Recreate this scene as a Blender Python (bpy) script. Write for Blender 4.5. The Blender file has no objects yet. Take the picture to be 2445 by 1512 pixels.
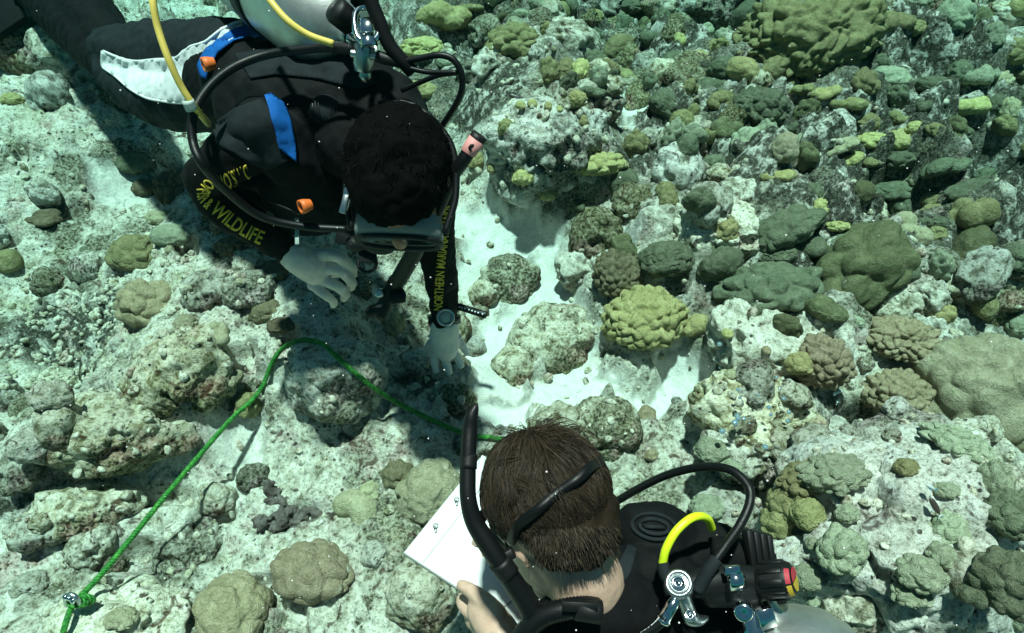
import bpy, bmesh, math, random
import numpy as np
from mathutils import Vector, Matrix, Euler
from mathutils.bvhtree import BVHTree

SC = bpy.context.scene
COL = SC.collection
R = math.radians

# ---------------------------------------------------------------- camera, sky, sun, exposure
CAM_H, PITCH, LENS = 1.45, 50.0, 24.0
cam = bpy.data.cameras.new("camera")
cam.lens, cam.sensor_width, cam.clip_start, cam.clip_end = LENS, 36.0, 0.02, 500.0
cam_ob = bpy.data.objects.new("camera", cam)
COL.objects.link(cam_ob)
cam_ob.location = (0, 0, CAM_H)
cam_ob.rotation_euler = (R(90 - PITCH), 0, 0)
SC.camera = cam_ob

SUN_DIR = Vector((-0.04, 0.08, 1.0)).normalized()          # towards the sun
world = bpy.data.worlds.new("World")
SC.world = world
world.use_nodes = True
wt = world.node_tree
wt.nodes.clear()
sky = wt.nodes.new("ShaderNodeTexSky")
sky.sky_type = 'NISHITA'
sky.sun_disc = False
sky.sun_elevation = math.asin(SUN_DIR.z)
sky.sun_rotation = math.atan2(SUN_DIR.x, SUN_DIR.y)
bg = wt.nodes.new("ShaderNodeBackground")
bg.inputs["Strength"].default_value = 0.06
wo = wt.nodes.new("ShaderNodeOutputWorld")
tn = wt.nodes.new("ShaderNodeMix"); tn.data_type = 'RGBA'; tn.blend_type = 'MULTIPLY'
tn.inputs[0].default_value = 1.0; tn.inputs[7].default_value = (.46, .56, .49, 1)      # daylight that has come through green sea water
wt.links.new(sky.outputs[0], tn.inputs[6]); wt.links.new(tn.outputs[2], bg.inputs["Color"])
wt.links.new(bg.outputs[0], wo.inputs["Surface"])

sun = bpy.data.lights.new("sun", 'SUN')
sun.energy, sun.angle, sun.color = 5.0, R(2.5), (1.0, 0.86, 0.77)
sun_ob = bpy.data.objects.new("sun", sun)
COL.objects.link(sun_ob)
sun_ob.location = SUN_DIR * 8
sun_ob.rotation_euler = (-SUN_DIR).to_track_quat('-Z', 'Y').to_euler()

SC.view_settings.view_transform = 'Standard'
SC.view_settings.look = 'None'
SC.view_settings.exposure = 0.66
SC.view_settings.gamma = 1.0
SC.render.engine = 'CYCLES'
SC.cycles.use_denoising = True
SC.cycles.max_bounces = 6
SC.cycles.diffuse_bounces = 2
SC.cycles.glossy_bounces = 3
SC.cycles.volume_bounces = 1
SC.cycles.transparent_max_bounces = 8
SC.cycles.caustics_reflective = False
SC.cycles.caustics_refractive = False

# ---------------------------------------------------------------- picture point -> place in the world
W0, H0 = 2445.0, 1512.0
F0 = W0 * LENS / 36.0
CAM = np.array([0, 0, CAM_H])
FWD = np.array([0, math.cos(R(PITCH)), -math.sin(R(PITCH))])
UPV = np.array([0, math.sin(R(PITCH)), math.cos(R(PITCH))])
RGT = np.array([1.0, 0, 0])

def ray(px, py):
    return FWD + RGT * ((px - W0 / 2) / F0) + UPV * ((H0 / 2 - py) / F0)

def at(px, py, depth):
    """point at a depth (metres along the view axis)"""
    return CAM + ray(px, py) * depth

def ground(px, py, z=0.0):
    d = ray(px, py)
    return CAM + d * ((z - CAM_H) / d[2])

# ---------------------------------------------------------------- noise
def _hash(ix, iy, iz, seed):
    h = (ix.astype(np.int64) * 374761393 + iy.astype(np.int64) * 668265263 + iz.astype(np.int64) * 2147483647
         + np.int64(seed) * 974711) & 0xffffffff
    h = ((h ^ (h >> 13)) * 1274126177) & 0xffffffff
    h = ((h ^ (h >> 16)) * 2246822519) & 0xffffffff
    h = h ^ (h >> 15)
    return (h & 0xffffff) / float(0xffffff)

def vnoise(P, seed=0):
    P = np.asarray(P, dtype=np.float64)
    I = np.floor(P).astype(np.int64)
    f = P - I
    f = f * f * f * (f * (f * 6 - 15) + 10)
    out = np.zeros(len(P))
    for dx in (0, 1):
        wx = f[:, 0] if dx else 1 - f[:, 0]
        for dy in (0, 1):
            wy = f[:, 1] if dy else 1 - f[:, 1]
            for dz in (0, 1):
                wz = f[:, 2] if dz else 1 - f[:, 2]
                out += wx * wy * wz * _hash(I[:, 0] + dx, I[:, 1] + dy, I[:, 2] + dz, seed)
    return out * 2 - 1

def vnoise2(x, y, seed=0):
    ix, iy = np.floor(x).astype(np.int64), np.floor(y).astype(np.int64)
    fx, fy = x - ix, y - iy
    fx = fx * fx * fx * (fx * (fx * 6 - 15) + 10)
    fy = fy * fy * fy * (fy * (fy * 6 - 15) + 10)
    z = np.zeros_like(ix)
    a = _hash(ix, iy, z, seed); b = _hash(ix + 1, iy, z, seed)
    c = _hash(ix, iy + 1, z, seed); d = _hash(ix + 1, iy + 1, z, seed)
    return ((a * (1 - fx) + b * fx) * (1 - fy) + (c * (1 - fx) + d * fx) * fy) * 2 - 1

def fbm(P, octv=4, seed=0, gain=0.5):
    s = np.zeros(len(P)); a = 1.0; q = np.asarray(P, float).copy()
    for o in range(octv):
        s += a * vnoise(q, seed + o * 17); q = q * 2.03 + 11.3; a *= gain
    return s

def fbm2(x, y, octv=4, seed=0, gain=0.5):
    s = np.zeros_like(x); a = 1.0
    for o in range(octv):
        s += a * vnoise2(x, y, seed + o * 17); x = x * 2.03 + 7.1; y = y * 2.03 - 3.7; a *= gain
    return s

def worley(P, seed=0, jit=0.95):
    P = np.asarray(P, float)
    I = np.floor(P).astype(np.int64)
    F1 = np.full(len(P), 9.0); F2 = np.full(len(P), 9.0)
    for dx in (-1, 0, 1):
        for dy in (-1, 0, 1):
            for dz in (-1, 0, 1):
                cx, cy, cz = I[:, 0] + dx, I[:, 1] + dy, I[:, 2] + dz
                d = ((cx + .5 + jit * (_hash(cx, cy, cz, seed) - .5) - P[:, 0]) ** 2
                     + (cy + .5 + jit * (_hash(cx, cy, cz, seed + 1) - .5) - P[:, 1]) ** 2
                     + (cz + .5 + jit * (_hash(cx, cy, cz, seed + 2) - .5) - P[:, 2]) ** 2)
                F2 = np.minimum(F2, np.maximum(F1, d)); F1 = np.minimum(F1, d)
    return np.sqrt(F1), np.sqrt(F2)

def worley2(x, y, seed=0, jit=0.95):
    ix, iy = np.floor(x).astype(np.int64), np.floor(y).astype(np.int64)
    F1 = np.full(len(x), 9.0); ID = np.zeros(len(x)); z = np.zeros_like(ix)
    for dx in (-1, 0, 1):
        for dy in (-1, 0, 1):
            cx, cy = ix + dx, iy + dy
            d = (cx + .5 + jit * (_hash(cx, cy, z, seed) - .5) - x) ** 2 + (cy + .5 + jit * (_hash(cx, cy, z, seed + 1) - .5) - y) ** 2
            ID = np.where(d < F1, _hash(cx, cy, z, seed + 5), ID)
            F1 = np.minimum(F1, d)
    return np.sqrt(F1), ID

def sstep(a, b, x):
    t = np.clip((x - a) / (b - a), 0, 1)
    return t * t * (3 - 2 * t)

# ---------------------------------------------------------------- objects
def mesh_np(name, V, Fc, smooth=True):
    """Fc: (n,3) or (n,4) int array"""
    me = bpy.data.meshes.new(name)
    V = np.ascontiguousarray(V, dtype=np.float32); Fc = np.ascontiguousarray(Fc, dtype=np.int32)
    n, k = Fc.shape
    me.vertices.add(len(V)); me.vertices.foreach_set("co", V.ravel())
    me.loops.add(n * k); me.loops.foreach_set("vertex_index", Fc.ravel())
    me.polygons.add(n)
    me.polygons.foreach_set("loop_start", np.arange(0, n * k, k, dtype=np.int32))
    me.polygons.foreach_set("loop_total", np.full(n, k, dtype=np.int32))
    me.polygons.foreach_set("use_smooth", np.full(n, smooth, dtype=bool))
    me.update(calc_edges=True)
    return me

def obj(name, me, mat=None, parent=None, loc=None):
    """link a mesh as one object; me built in world coordinates unless loc is given (then it moves there)"""
    o = bpy.data.objects.new(name, me)
    COL.objects.link(o)
    if mat is not None:
        me.materials.clear(); me.materials.append(mat)
    if loc is not None:
        o.location = loc
    if parent is not None:
        o.parent = parent
        o.matrix_parent_inverse = Matrix.Translation(parent_loc(parent)).inverted()
    return o

def parent_loc(p):
    return Vector(p.location)

def tag(o, label=None, cat=None, group=None, kind=None):
    if label: o["label"] = label
    if cat: o["category"] = cat
    if group: o["group"] = group
    if kind: o["kind"] = kind
    return o

def empty(name, label, cat, loc, group=None):
    o = bpy.data.objects.new(name, None)
    o.empty_display_size = 0.05
    COL.objects.link(o)
    o.location = loc
    return tag(o, label, cat, group)

_ico = {}
def ico(level):
    if level not in _ico:
        bm = bmesh.new()
        bmesh.ops.create_icosphere(bm, subdivisions=level, radius=1.0)
        V = np.array([v.co[:] for v in bm.verts]); V /= np.linalg.norm(V, axis=1)[:, None]
        Fc = np.array([[v.index for v in f.verts] for f in bm.faces])
        bm.free(); _ico[level] = (V, Fc)
    return _ico[level]

# ---------------------------------------------------------------- materials
class NT:
    def __init__(s, name):
        s.m = bpy.data.materials.new(name); s.m.use_nodes = True
        s.t = s.m.node_tree; s.t.nodes.clear()
        s.out = s.n("ShaderNodeOutputMaterial")
        s.b = s.n("ShaderNodeBsdfPrincipled")
        s.l(s.b.outputs[0], s.out.inputs[0])
    def n(s, typ, **kw):
        nd = s.t.nodes.new(typ)
        for k, v in kw.items(): setattr(nd, k, v)
        return nd
    def l(s, a, b): s.t.links.new(a, b)
    def set(s, **kw):
        for k, v in kw.items():
            s.b.inputs[k.replace("_", " ")].default_value = v
    def coord(s, kind="Object"):
        return s.n("ShaderNodeTexCoord").outputs[kind]
    def noise(s, co, scale, detail=4, rough=.55, dist=0.0):
        nd = s.n("ShaderNodeTexNoise")
        nd.inputs["Scale"].default_value = scale; nd.inputs["Detail"].default_value = detail
        nd.inputs["Roughness"].default_value = rough; nd.inputs["Distortion"].default_value = dist
        s.l(co, nd.inputs["Vector"]); return nd.outputs["Fac"]
    def voro(s, co, scale, feat='F1', rnd=1.0):
        nd = s.n("ShaderNodeTexVoronoi", feature=feat)
        nd.inputs["Scale"].default_value = scale; nd.inputs["Randomness"].default_value = rnd
        s.l(co, nd.inputs["Vector"]); return nd.outputs["Distance"]
    def ramp(s, fac, stops):
        nd = s.n("ShaderNodeValToRGB"); cr = nd.color_ramp
        while len(cr.elements) > 1: cr.elements.remove(cr.elements[-1])
        for i, (p, c) in enumerate(stops):
            e = cr.elements[0] if i == 0 else cr.elements.new(p)
            e.position = p
            e.color = (c, c, c, 1) if isinstance(c, (int, float)) else (*c, 1)
        s.l(fac, nd.inputs[0]); return nd.outputs[0]
    def mix(s, fac, a, b, blend='MIX'):
        nd = s.n("ShaderNodeMix", data_type='RGBA', blend_type=blend)
        for sock, v in ((nd.inputs[0], fac), (nd.inputs[6], a), (nd.inputs[7], b)):
            if isinstance(v, (int, float)): sock.default_value = v
            elif isinstance(v, tuple): sock.default_value = (*v, 1)
            else: s.l(v, sock)
        return nd.outputs[2]
    def math(s, op, a, b=0.0):
        nd = s.n("ShaderNodeMath", operation=op)
        for sock, v in ((nd.inputs[0], a), (nd.inputs[1], b)):
            if isinstance(v, (int, float)): sock.default_value = v
            else: s.l(v, sock)
        return nd.outputs[0]
    def bump(s, h, dist=0.01, strength=1.0, prev=None):
        nd = s.n("ShaderNodeBump"); nd.inputs["Distance"].default_value = dist
        nd.inputs["Strength"].default_value = strength
        s.l(h, nd.inputs["Height"])
        if prev is not None: s.l(prev, nd.inputs["Normal"])
        return nd.outputs[0]
    def col(s, c):
        if isinstance(c, tuple): s.b.inputs["Base Color"].default_value = (*c, 1)
        else: s.l(c, s.b.inputs["Base Color"])
    def nrm(s, n): s.l(n, s.b.inputs["Normal"])

def limestone(name, dark=0.0, sand=False, tint=(1, 1, 1), shift=0.0):
    s = NT(name); co = s.coord()
    n1 = s.noise(co, 4.5, 4, .6)
    n2 = s.noise(co, 26, 7, .66, .3)
    n3 = s.noise(co, 130, 4, .7)
    n4 = s.noise(co, 380, 2, .6)
    k = shift
    c = s.ramp(n2, [(.31 + k, (.06, .05, .032)), (.385 + k, (.23, .215, .15)), (.45 + k, (.49, .465, .375)), (.54 + k, (.68, .65, .555)), (.70 + k, (.80, .775, .69))])
    turf = s.ramp(n3, [(.38, (.030, .027, .017)), (.47, (.10, .094, .058)), (.56, (.25, .24, .165)), (.70, (.46, .44, .34))])
    c = s.mix(s.ramp(s.math('ADD', n1, s.math('MULTIPLY', s.math('SUBTRACT', n2, .5), .6)), [(.52 - dark, 0.0), (.60 - dark, .92)]), c, turf)
    pk = s.noise(co, 8.0, 4, .65)
    c = s.mix(s.ramp(pk, [(.54, 0.0), (.66, .6)]), c, s.ramp(n3, [(.35, (.26, .13, .13)), (.6, (.62, .46, .42))]))
    gk = s.noise(co, 6.3, 4, .65, .5)
    c = s.mix(s.ramp(gk, [(.56, 0.0), (.68, .55)]), c, s.ramp(n3, [(.35, (.13, .135, .06)), (.6, (.42, .42, .27))]))
    br = s.noise(co, 17.0, 4, .6, .8)
    c = s.mix(s.ramp(br, [(.62, 0.0), (.67, .85)]), c, (.075, .045, .033))
    c = s.mix(.8, c, s.ramp(n3, [(.33, (.13, .11, .085)), (.42, (.68, .66, .60)), (.50, (1.0, 1.0, 1.0))]), 'MULTIPLY')
    c = s.mix(.5, c, s.ramp(n4, [(.32, (.40, .38, .33)), (.48, (1.0, 1.0, 1.0))]), 'MULTIPLY')
    vo = s.voro(co, 55)
    vo2 = s.noise(co, 12, 3, .5)
    pit = s.math('MULTIPLY', s.ramp(vo, [(.15, 1.0), (.25, 0.0)]), s.ramp(vo2, [(.50, 0.0), (.58, 1.0)]))
    c = s.mix(s.math('MULTIPLY', pit, .9), c, (.03, .020, .017))
    if sand:
        at_ = s.n("ShaderNodeAttribute", attribute_name="sand").outputs["Fac"]
        g = s.ramp(n4, [(.3, (.56, .545, .49)), (.6, (.74, .725, .665))])
        g = s.mix(s.ramp(s.noise(co, 75, 5, .75), [(.58, 0.0), (.66, .65)]), g, (.27, .255, .20))
        g = s.mix(s.ramp(s.noise(co, 7, 4, .6), [(.5, 0.0), (.7, .5)]), g, (.47, .46, .40))
        tf = s.n("ShaderNodeAttribute", attribute_name="turf").outputs["Fac"]  # algae on the slope together with shade painted into the hollows
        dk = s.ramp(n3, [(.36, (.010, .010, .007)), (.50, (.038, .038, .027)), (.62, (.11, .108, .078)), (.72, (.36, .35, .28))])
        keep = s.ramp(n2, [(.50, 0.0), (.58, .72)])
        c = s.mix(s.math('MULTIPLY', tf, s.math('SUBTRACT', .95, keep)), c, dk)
        c = s.mix(at_, c, g)
    if not sand:
        hs = s.n("ShaderNodeHueSaturation"); inf = s.n("ShaderNodeObjectInfo").outputs["Random"]
        s.l(c, hs.inputs["Color"]); s.l(s.math('ADD', s.math('MULTIPLY', inf, .40), .72), hs.inputs["Value"])
        s.l(s.math('ADD', s.math('MULTIPLY', s.math('FRACT', s.math('MULTIPLY', inf, 7.3)), .8), .7), hs.inputs["Saturation"]); c = hs.outputs[0]
    if tint != (1, 1, 1): c = s.mix(1.0, c, tint, 'MULTIPLY')
    s.col(c); s.set(Roughness=.95); s.b.inputs["Specular IOR Level"].default_value = .1
    bp = s.bump(n2, .016, .8); bp = s.bump(n3, .005, .8, bp); bp = s.bump(pit, -.005, .8, bp)
    if sand:
        nd = s.n("ShaderNodeMix", data_type='VECTOR')
        s.l(at_, nd.inputs[0]); s.l(bp, nd.inputs[4])
        s.l(s.bump(s.noise(co, 260, 4, .7), .003, .7, s.bump(s.noise(co, 40, 5, .7), .012, .6)), nd.inputs[5])
        s.nrm(nd.outputs[1])
    else:
        s.nrm(bp)
    return s.m

def coral_mat(name, c1, c2, polyp=420):
    s = NT(name); co = s.coord()
    n = s.noise(co, 16, 6, .65); f = s.noise(co, 210, 4, .7); m = s.noise(co, 60, 4, .65)
    c = s.ramp(n, [(.34, c1), (.64, c2)])
    inf = s.n("ShaderNodeObjectInfo").outputs["Random"]
    hs = s.n("ShaderNodeHueSaturation")
    s.l(c, hs.inputs["Color"])
    s.l(s.math('ADD', s.math('MULTIPLY', inf, .035), .4825), hs.inputs["Hue"])
    s.l(s.math('ADD', s.math('MULTIPLY', inf, .35), .82), hs.inputs["Value"]); hs.inputs["Saturation"].default_value = 1.0
    c = s.mix(.7, hs.outputs[0], s.ramp(f, [(.32, (.48, .46, .40)), (.52, (1.0, 1.0, 1.0))]), 'MULTIPLY')
    c = s.mix(.6, c, s.ramp(m, [(.35, (.62, .62, .56)), (.6, (1.0, 1.0, 1.0))]), 'MULTIPLY')
    bare = s.noise(co, 20, 6, .7)
    c = s.mix(s.ramp(bare, [(.645, 0.0), (.68, .85)]), c, s.ramp(f, [(.4, (.10, .09, .06)), (.6, (.56, .53, .44))]))
    s.col(c); s.set(Roughness=.85); s.b.inputs["Specular IOR Level"].default_value = .15
    b = s.bump(s.voro(co, polyp), .0018, .8); b = s.bump(m, .010, .7, b); b = s.bump(f, .003, .6, b)
    s.nrm(b)
    return s.m

def plain(name, c, rough=.5, metal=0.0, spec=.5, bump=0.0, bscale=300, var=0.0, coat=0.0):
    s = NT(name); s.set(Roughness=rough, Metallic=metal); s.b.inputs["Specular IOR Level"].default_value = spec
    s.b.inputs["Coat Weight"].default_value = coat
    co = s.coord()
    if var:
        n = s.noise(co, 25, 5, .6)
        lo = tuple(x * (1 - var) for x in c); hi = tuple(min(1, x * (1 + var)) for x in c)
        s.col(s.ramp(n, [(.3, lo), (.7, hi)]))
    else: s.col(c)
    if bump: s.nrm(s.bump(s.noise(co, bscale, 4, .6), bump, .6))
    return s.m
# ================================================================ THE SEABED
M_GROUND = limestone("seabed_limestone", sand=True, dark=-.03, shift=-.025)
M_ROCK = limestone("reef_rock", dark=.02)
M_ROCK_TURF = limestone("turf_covered_rock", dark=.14, shift=.03)
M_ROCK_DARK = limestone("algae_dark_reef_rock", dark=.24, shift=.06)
M_ROCK_PALE = limestone("pale_reef_rock", dark=-.06, shift=-.06)

def foot(px, py, rx, ry):
    """a picture ellipse -> its centre and radii on the seabed"""
    c = ground(px, py); d = float(np.dot(c - CAM, FWD))
    return c[0], c[1], rx * d / F0, ry * d / F0 / math.sin(R(PITCH) + (math.atan((py - H0 / 2) / F0)))

# rises and hollows of the seabed: px, py, rx, ry, height
BUMPS = [(680, 640, 330, 190, .15), (170, 330, 330, 230, .22), (60, 130, 240, 120, .10), (1290, 340, 190, 130, .20), (1180, 120, 260, 130, .16),
         (2000, 380, 560, 330, .26), (2150, 60, 500, 150, .20), (1700, 640, 220, 140, .10), (2150, 1230, 330, 210, .22),
         (1240, 700, 220, 210, -.09), (1560, 915, 160, 60, -.06), (1720, 70, 90, 100, -.35), (2070, 530, 100, 60, -.22), (2110, 1440, 130, 60, -.15),
         (430, 900, 150, 120, .07), (800, 890, 140, 110, .12), (1075, 915, 70, 60, .03), (150, 850, 250, 90, -.07),
         (280, 1040, 210, 90, .07), (1820, 1010, 190, 90, .08), (1850, 830, 170, 90, .08), (1480, 250, 80, 100, -.08),
         (2080, 1040, 130, 60, -.20), (400, 1345, 110, 60, -.06), (140, 875, 90, 40, -.06), (330, 1205, 50, 24, -.05), (180, 1295, 60, 22, -.05), (690, 1255, 90, 36, -.05), (560, 1050, 90, 90, -.03), (2330, 480, 120, 90, -.22), (1130, 170, 60, 50, -.1)]
_B = [(*foot(a, b, c, d), h) for a, b, c, d, h in BUMPS]
SANDS = [(1180, 560, 110, 120), (1290, 680, 130, 130), (1370, 760, 110, 90), (1190, 800, 80, 120), (1350, 940, 220, 55), (1620, 905, 130, 45),
         (1160, 980, 80, 60), (1470, 330, 60, 50), (570, 1060, 90, 110), (330, 500, 120, 40), (1500, 640, 40, 30), (1420, 860, 70, 60)]
_S = [foot(*s) for s in SANDS]
SK = [.55 if q[0] < 700 else 1.0 for q in SANDS]

TURF_SHADE_SPOTS = [foot(*q) for q in [(1730, 70, 90, 110), (2080, 530, 110, 70), (2080, 1050, 160, 60), (2120, 1440, 170, 70), (2340, 480, 140, 90), (120, 780, 190, 80), (1160, 330, 120, 60),
         (1480, 470, 60, 50), (420, 1330, 100, 70), (1270, 520, 110, 40), (20, 1130, 80, 60), (140, 870, 90, 40), (70, 1215, 70, 28), (330, 1200, 50, 24), (180, 1290, 60, 20), (590, 700, 60, 30), (1010, 940, 60, 30), (690, 1250, 80, 30), (250, 1395, 50, 22), (1120, 170, 90, 60)]]  # mostly caves and crevices whose shade is painted into the seabed colour

def base_h(x, y):
    z = np.zeros_like(x)
    wx = x + .06 * fbm2(x * 4, y * 4, 2, 91); wy = y + .06 * fbm2(x * 4 + 9, y * 4, 2, 92)
    for cx, cy, rx, ry, h in _B:
        q = ((wx - cx) / rx) ** 2 + ((wy - cy) / ry) ** 2
        z += h * np.exp(-q ** 1.5)
    return z + .16 * sstep(3.2, 6.5, y) * (1 + fbm2(x * .8, y * .8, 3, 55)) + .03 * np.maximum(0, np.abs(x) - 2.5)

def sand_mask(x, y):
    wx = x + .07 * fbm2(x * 9, y * 9, 4, 31); wy = y + .07 * fbm2(x * 9 + 4, y * 9, 4, 32)
    m = np.zeros_like(x)
    for (cx, cy, rx, ry), k in zip(_S, SK):
        q = np.sqrt(((wx - cx) / rx) ** 2 + ((wy - cy) / ry) ** 2)
        m = np.maximum(m, k * (1 - sstep(.65, 1.2, q)))
    return m

def terrain(x, y, fine=True):
    sm = sand_mask(x, y)
    z = base_h(x, y)
    right = sstep(-.1, 1.0, x) * sstep(.9, 1.6, y) + sstep(2.2, 2.8, y)
    right = np.clip(right, 0, 1)
    rough = 1 - sm
    gx, gy = x + .035 * fbm2(x * 11, y * 11, 3, 5), y + .035 * fbm2(x * 11 + 5, y * 11, 3, 6)
    d1, id1 = worley2(gx * 5.5, gy * 5.5, 3)
    big = np.maximum(0, 1 - (d1 / .85) ** 2) * (.35 + .9 * id1)
    z += rough * (.018 + .115 * right) * (big - .42 * right)
    z += rough * .035 * fbm2(x * 3.1, y * 3.1, 3, 8)
    if fine:
        d2, id2 = worley2(gx * 17, gy * 17, 13)
        z += rough * (.011 + .026 * right) * np.maximum(0, 1 - (d2 / .8) ** 2) ** .75 * (.2 + 1.1 * id2)
        d3, id3 = worley2(x * 46 + .3 * vnoise2(x * 60, y * 60, 2), y * 46 + .3 * vnoise2(x * 60, y * 60, 4), 23)
        z += rough * .006 * np.sqrt(np.maximum(0, 1 - (d3 / .8) ** 2)) * id3
        rid = 1 - np.abs(fbm2(x * 16, y * 16, 3, 41, .5))
        z += rough * .010 * (rid - .6)
        hole = fbm2(x * 9, y * 9, 3, 77, .5)
        z -= rough * .05 * sstep(.5, .9, hole)
        z += rough * .0022 * fbm2(x * 60, y * 60, 3, 51, .5)
        z += sm * (.006 * fbm2(x * 12, y * 12, 3, 61) + .002 * fbm2(x * 60, y * 60, 2, 62))
    z -= .015 * sm
    return z, sm

def fan(nu, nv, u_pow=.22):
    v = np.linspace(0, 1, nv)
    y = -.9 + 1.1 * v + 4.0 * v ** 2.0 + 9 * v ** 12
    u = np.linspace(-1, 1, nu)
    U, Y = np.meshgrid(u, y)
    X = (U + 2.2 * U ** 11) * (1.08 + .53 * np.maximum(Y, 0)) * 1.06
    return X.ravel(), Y.ravel()

def grid_faces(nu, nv):
    i = np.arange(nv - 1)[:, None] * nu + np.arange(nu - 1)[None, :]
    i = i.ravel()
    return np.stack([i, i + 1, i + 1 + nu, i + nu], 1)

NU, NV = 1000, 1000
X, Y = fan(NU, NV)
Z, SM = terrain(X, Y)
me = mesh_np("seabed", np.stack([X, Y, Z], 1), grid_faces(NU, NV))
a = me.attributes.new("sand", 'FLOAT', 'POINT'); a.data.foreach_set("value", SM.astype(np.float32))
D_ = Y * FWD[1] + (Z - CAM_H) * FWD[2]                    # dark turf algae on the slope, plus painted shade in caves and crevices
TURF_SHADE = sstep(.15, .6, X - .35 * (1.6 - Y)) * sstep(.95, 1.25, Y) * .95
TURF_SHADE = np.maximum(TURF_SHADE, sstep(1.9, 2.4, Y) * .8 * sstep(-.9, -.2, X))
for tx, ty, rx, ry in TURF_SHADE_SPOTS:
    TURF_SHADE = np.maximum(TURF_SHADE, 1 - sstep(.6, 1.2, np.sqrt(((X - tx) / rx) ** 2 + ((Y - ty) / ry) ** 2) + .3 * fbm2(X * 9, Y * 9, 3, 71)))
TURF_SHADE = np.clip(TURF_SHADE * 1.05 + .35 * fbm2(X * 5, Y * 5, 3, 72) * (TURF_SHADE > .02), 0, 1) * (1 - SM)
a = me.attributes.new("turf", 'FLOAT', 'POINT'); a.data.foreach_set("value", TURF_SHADE.astype(np.float32))  # also carries the painted shade of caves and crevices
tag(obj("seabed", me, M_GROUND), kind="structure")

# coarse copy of the same surface (never linked) to rest things on
X, Y = fan(220, 260)
Z, _ = terrain(X, Y, False)
BVHS = [BVHTree.FromPolygons([tuple(p) for p in np.stack([X, Y, Z], 1)], [tuple(int(k) for k in f) for f in grid_faces(220, 260)])]

def hit(px, py):
    d = Vector(ray(px, py)); best = None
    for b in BVHS:
        r_ = b.ray_cast(Vector(CAM), d)
        if r_[0] is not None and (best is None or r_[3] < best): best = r_[3]
    L = d.length
    return (best / L) if best is not None else 4.0        # depth

def drop(x, y):
    best = -1.0
    for b in BVHS:
        r_ = b.ray_cast(Vector((x, y, 5)), Vector((0, 0, -1)))
        if r_[0] is not None: best = max(best, r_[0].z)
    return best

# ---------------------------------------------------------------- shapes: rocks and corals
def rot_view(deg):
    return np.array(Matrix.Rotation(R(deg), 3, Vector(-FWD)))

def rock_shape(r3, seed, level, rough=1.0, hole=None):
    D, Fc = ico(level); rs = np.random.RandomState(seed)
    off = rs.rand(3) * 50
    s = float(np.mean(r3)); k = max(1.0, s / .05)
    r = 1 + .20 * vnoise(D * 1.4 + off, seed) + .12 * vnoise(D * 2.9 + off, seed + 1)
    P = D * np.asarray(r3) + off
    f1, f2 = worley(P * (10 + 8 / k) + .5 * np.stack([vnoise(P * 22, seed + q) for q in (3, 4, 5)], 1), seed + 2)
    h = .022 * np.sqrt(np.maximum(0, 1 - (f1 / .85) ** 2))
    g1, _ = worley(P * 42 + .6 * np.stack([vnoise(P * 50, seed + q) for q in (6, 7, 8)], 1), seed + 9)
    h = h + .008 * np.sqrt(np.maximum(0, 1 - (g1 / .85) ** 2))
    pits = fbm(P * 20, 3, seed + 12, .6)
    h = h - .020 * sstep(.45, .8, pits) + .006 * (.6 - np.abs(fbm(P * 22, 3, seed + 15, .5))) + .0025 * fbm(P * 90, 2, seed + 21)
    h = h * rough * min(1.6, max(.35, s / .085))
    V = D * r[:, None] * np.asarray(r3) + D * h[:, None]
    return V, Fc

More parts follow.
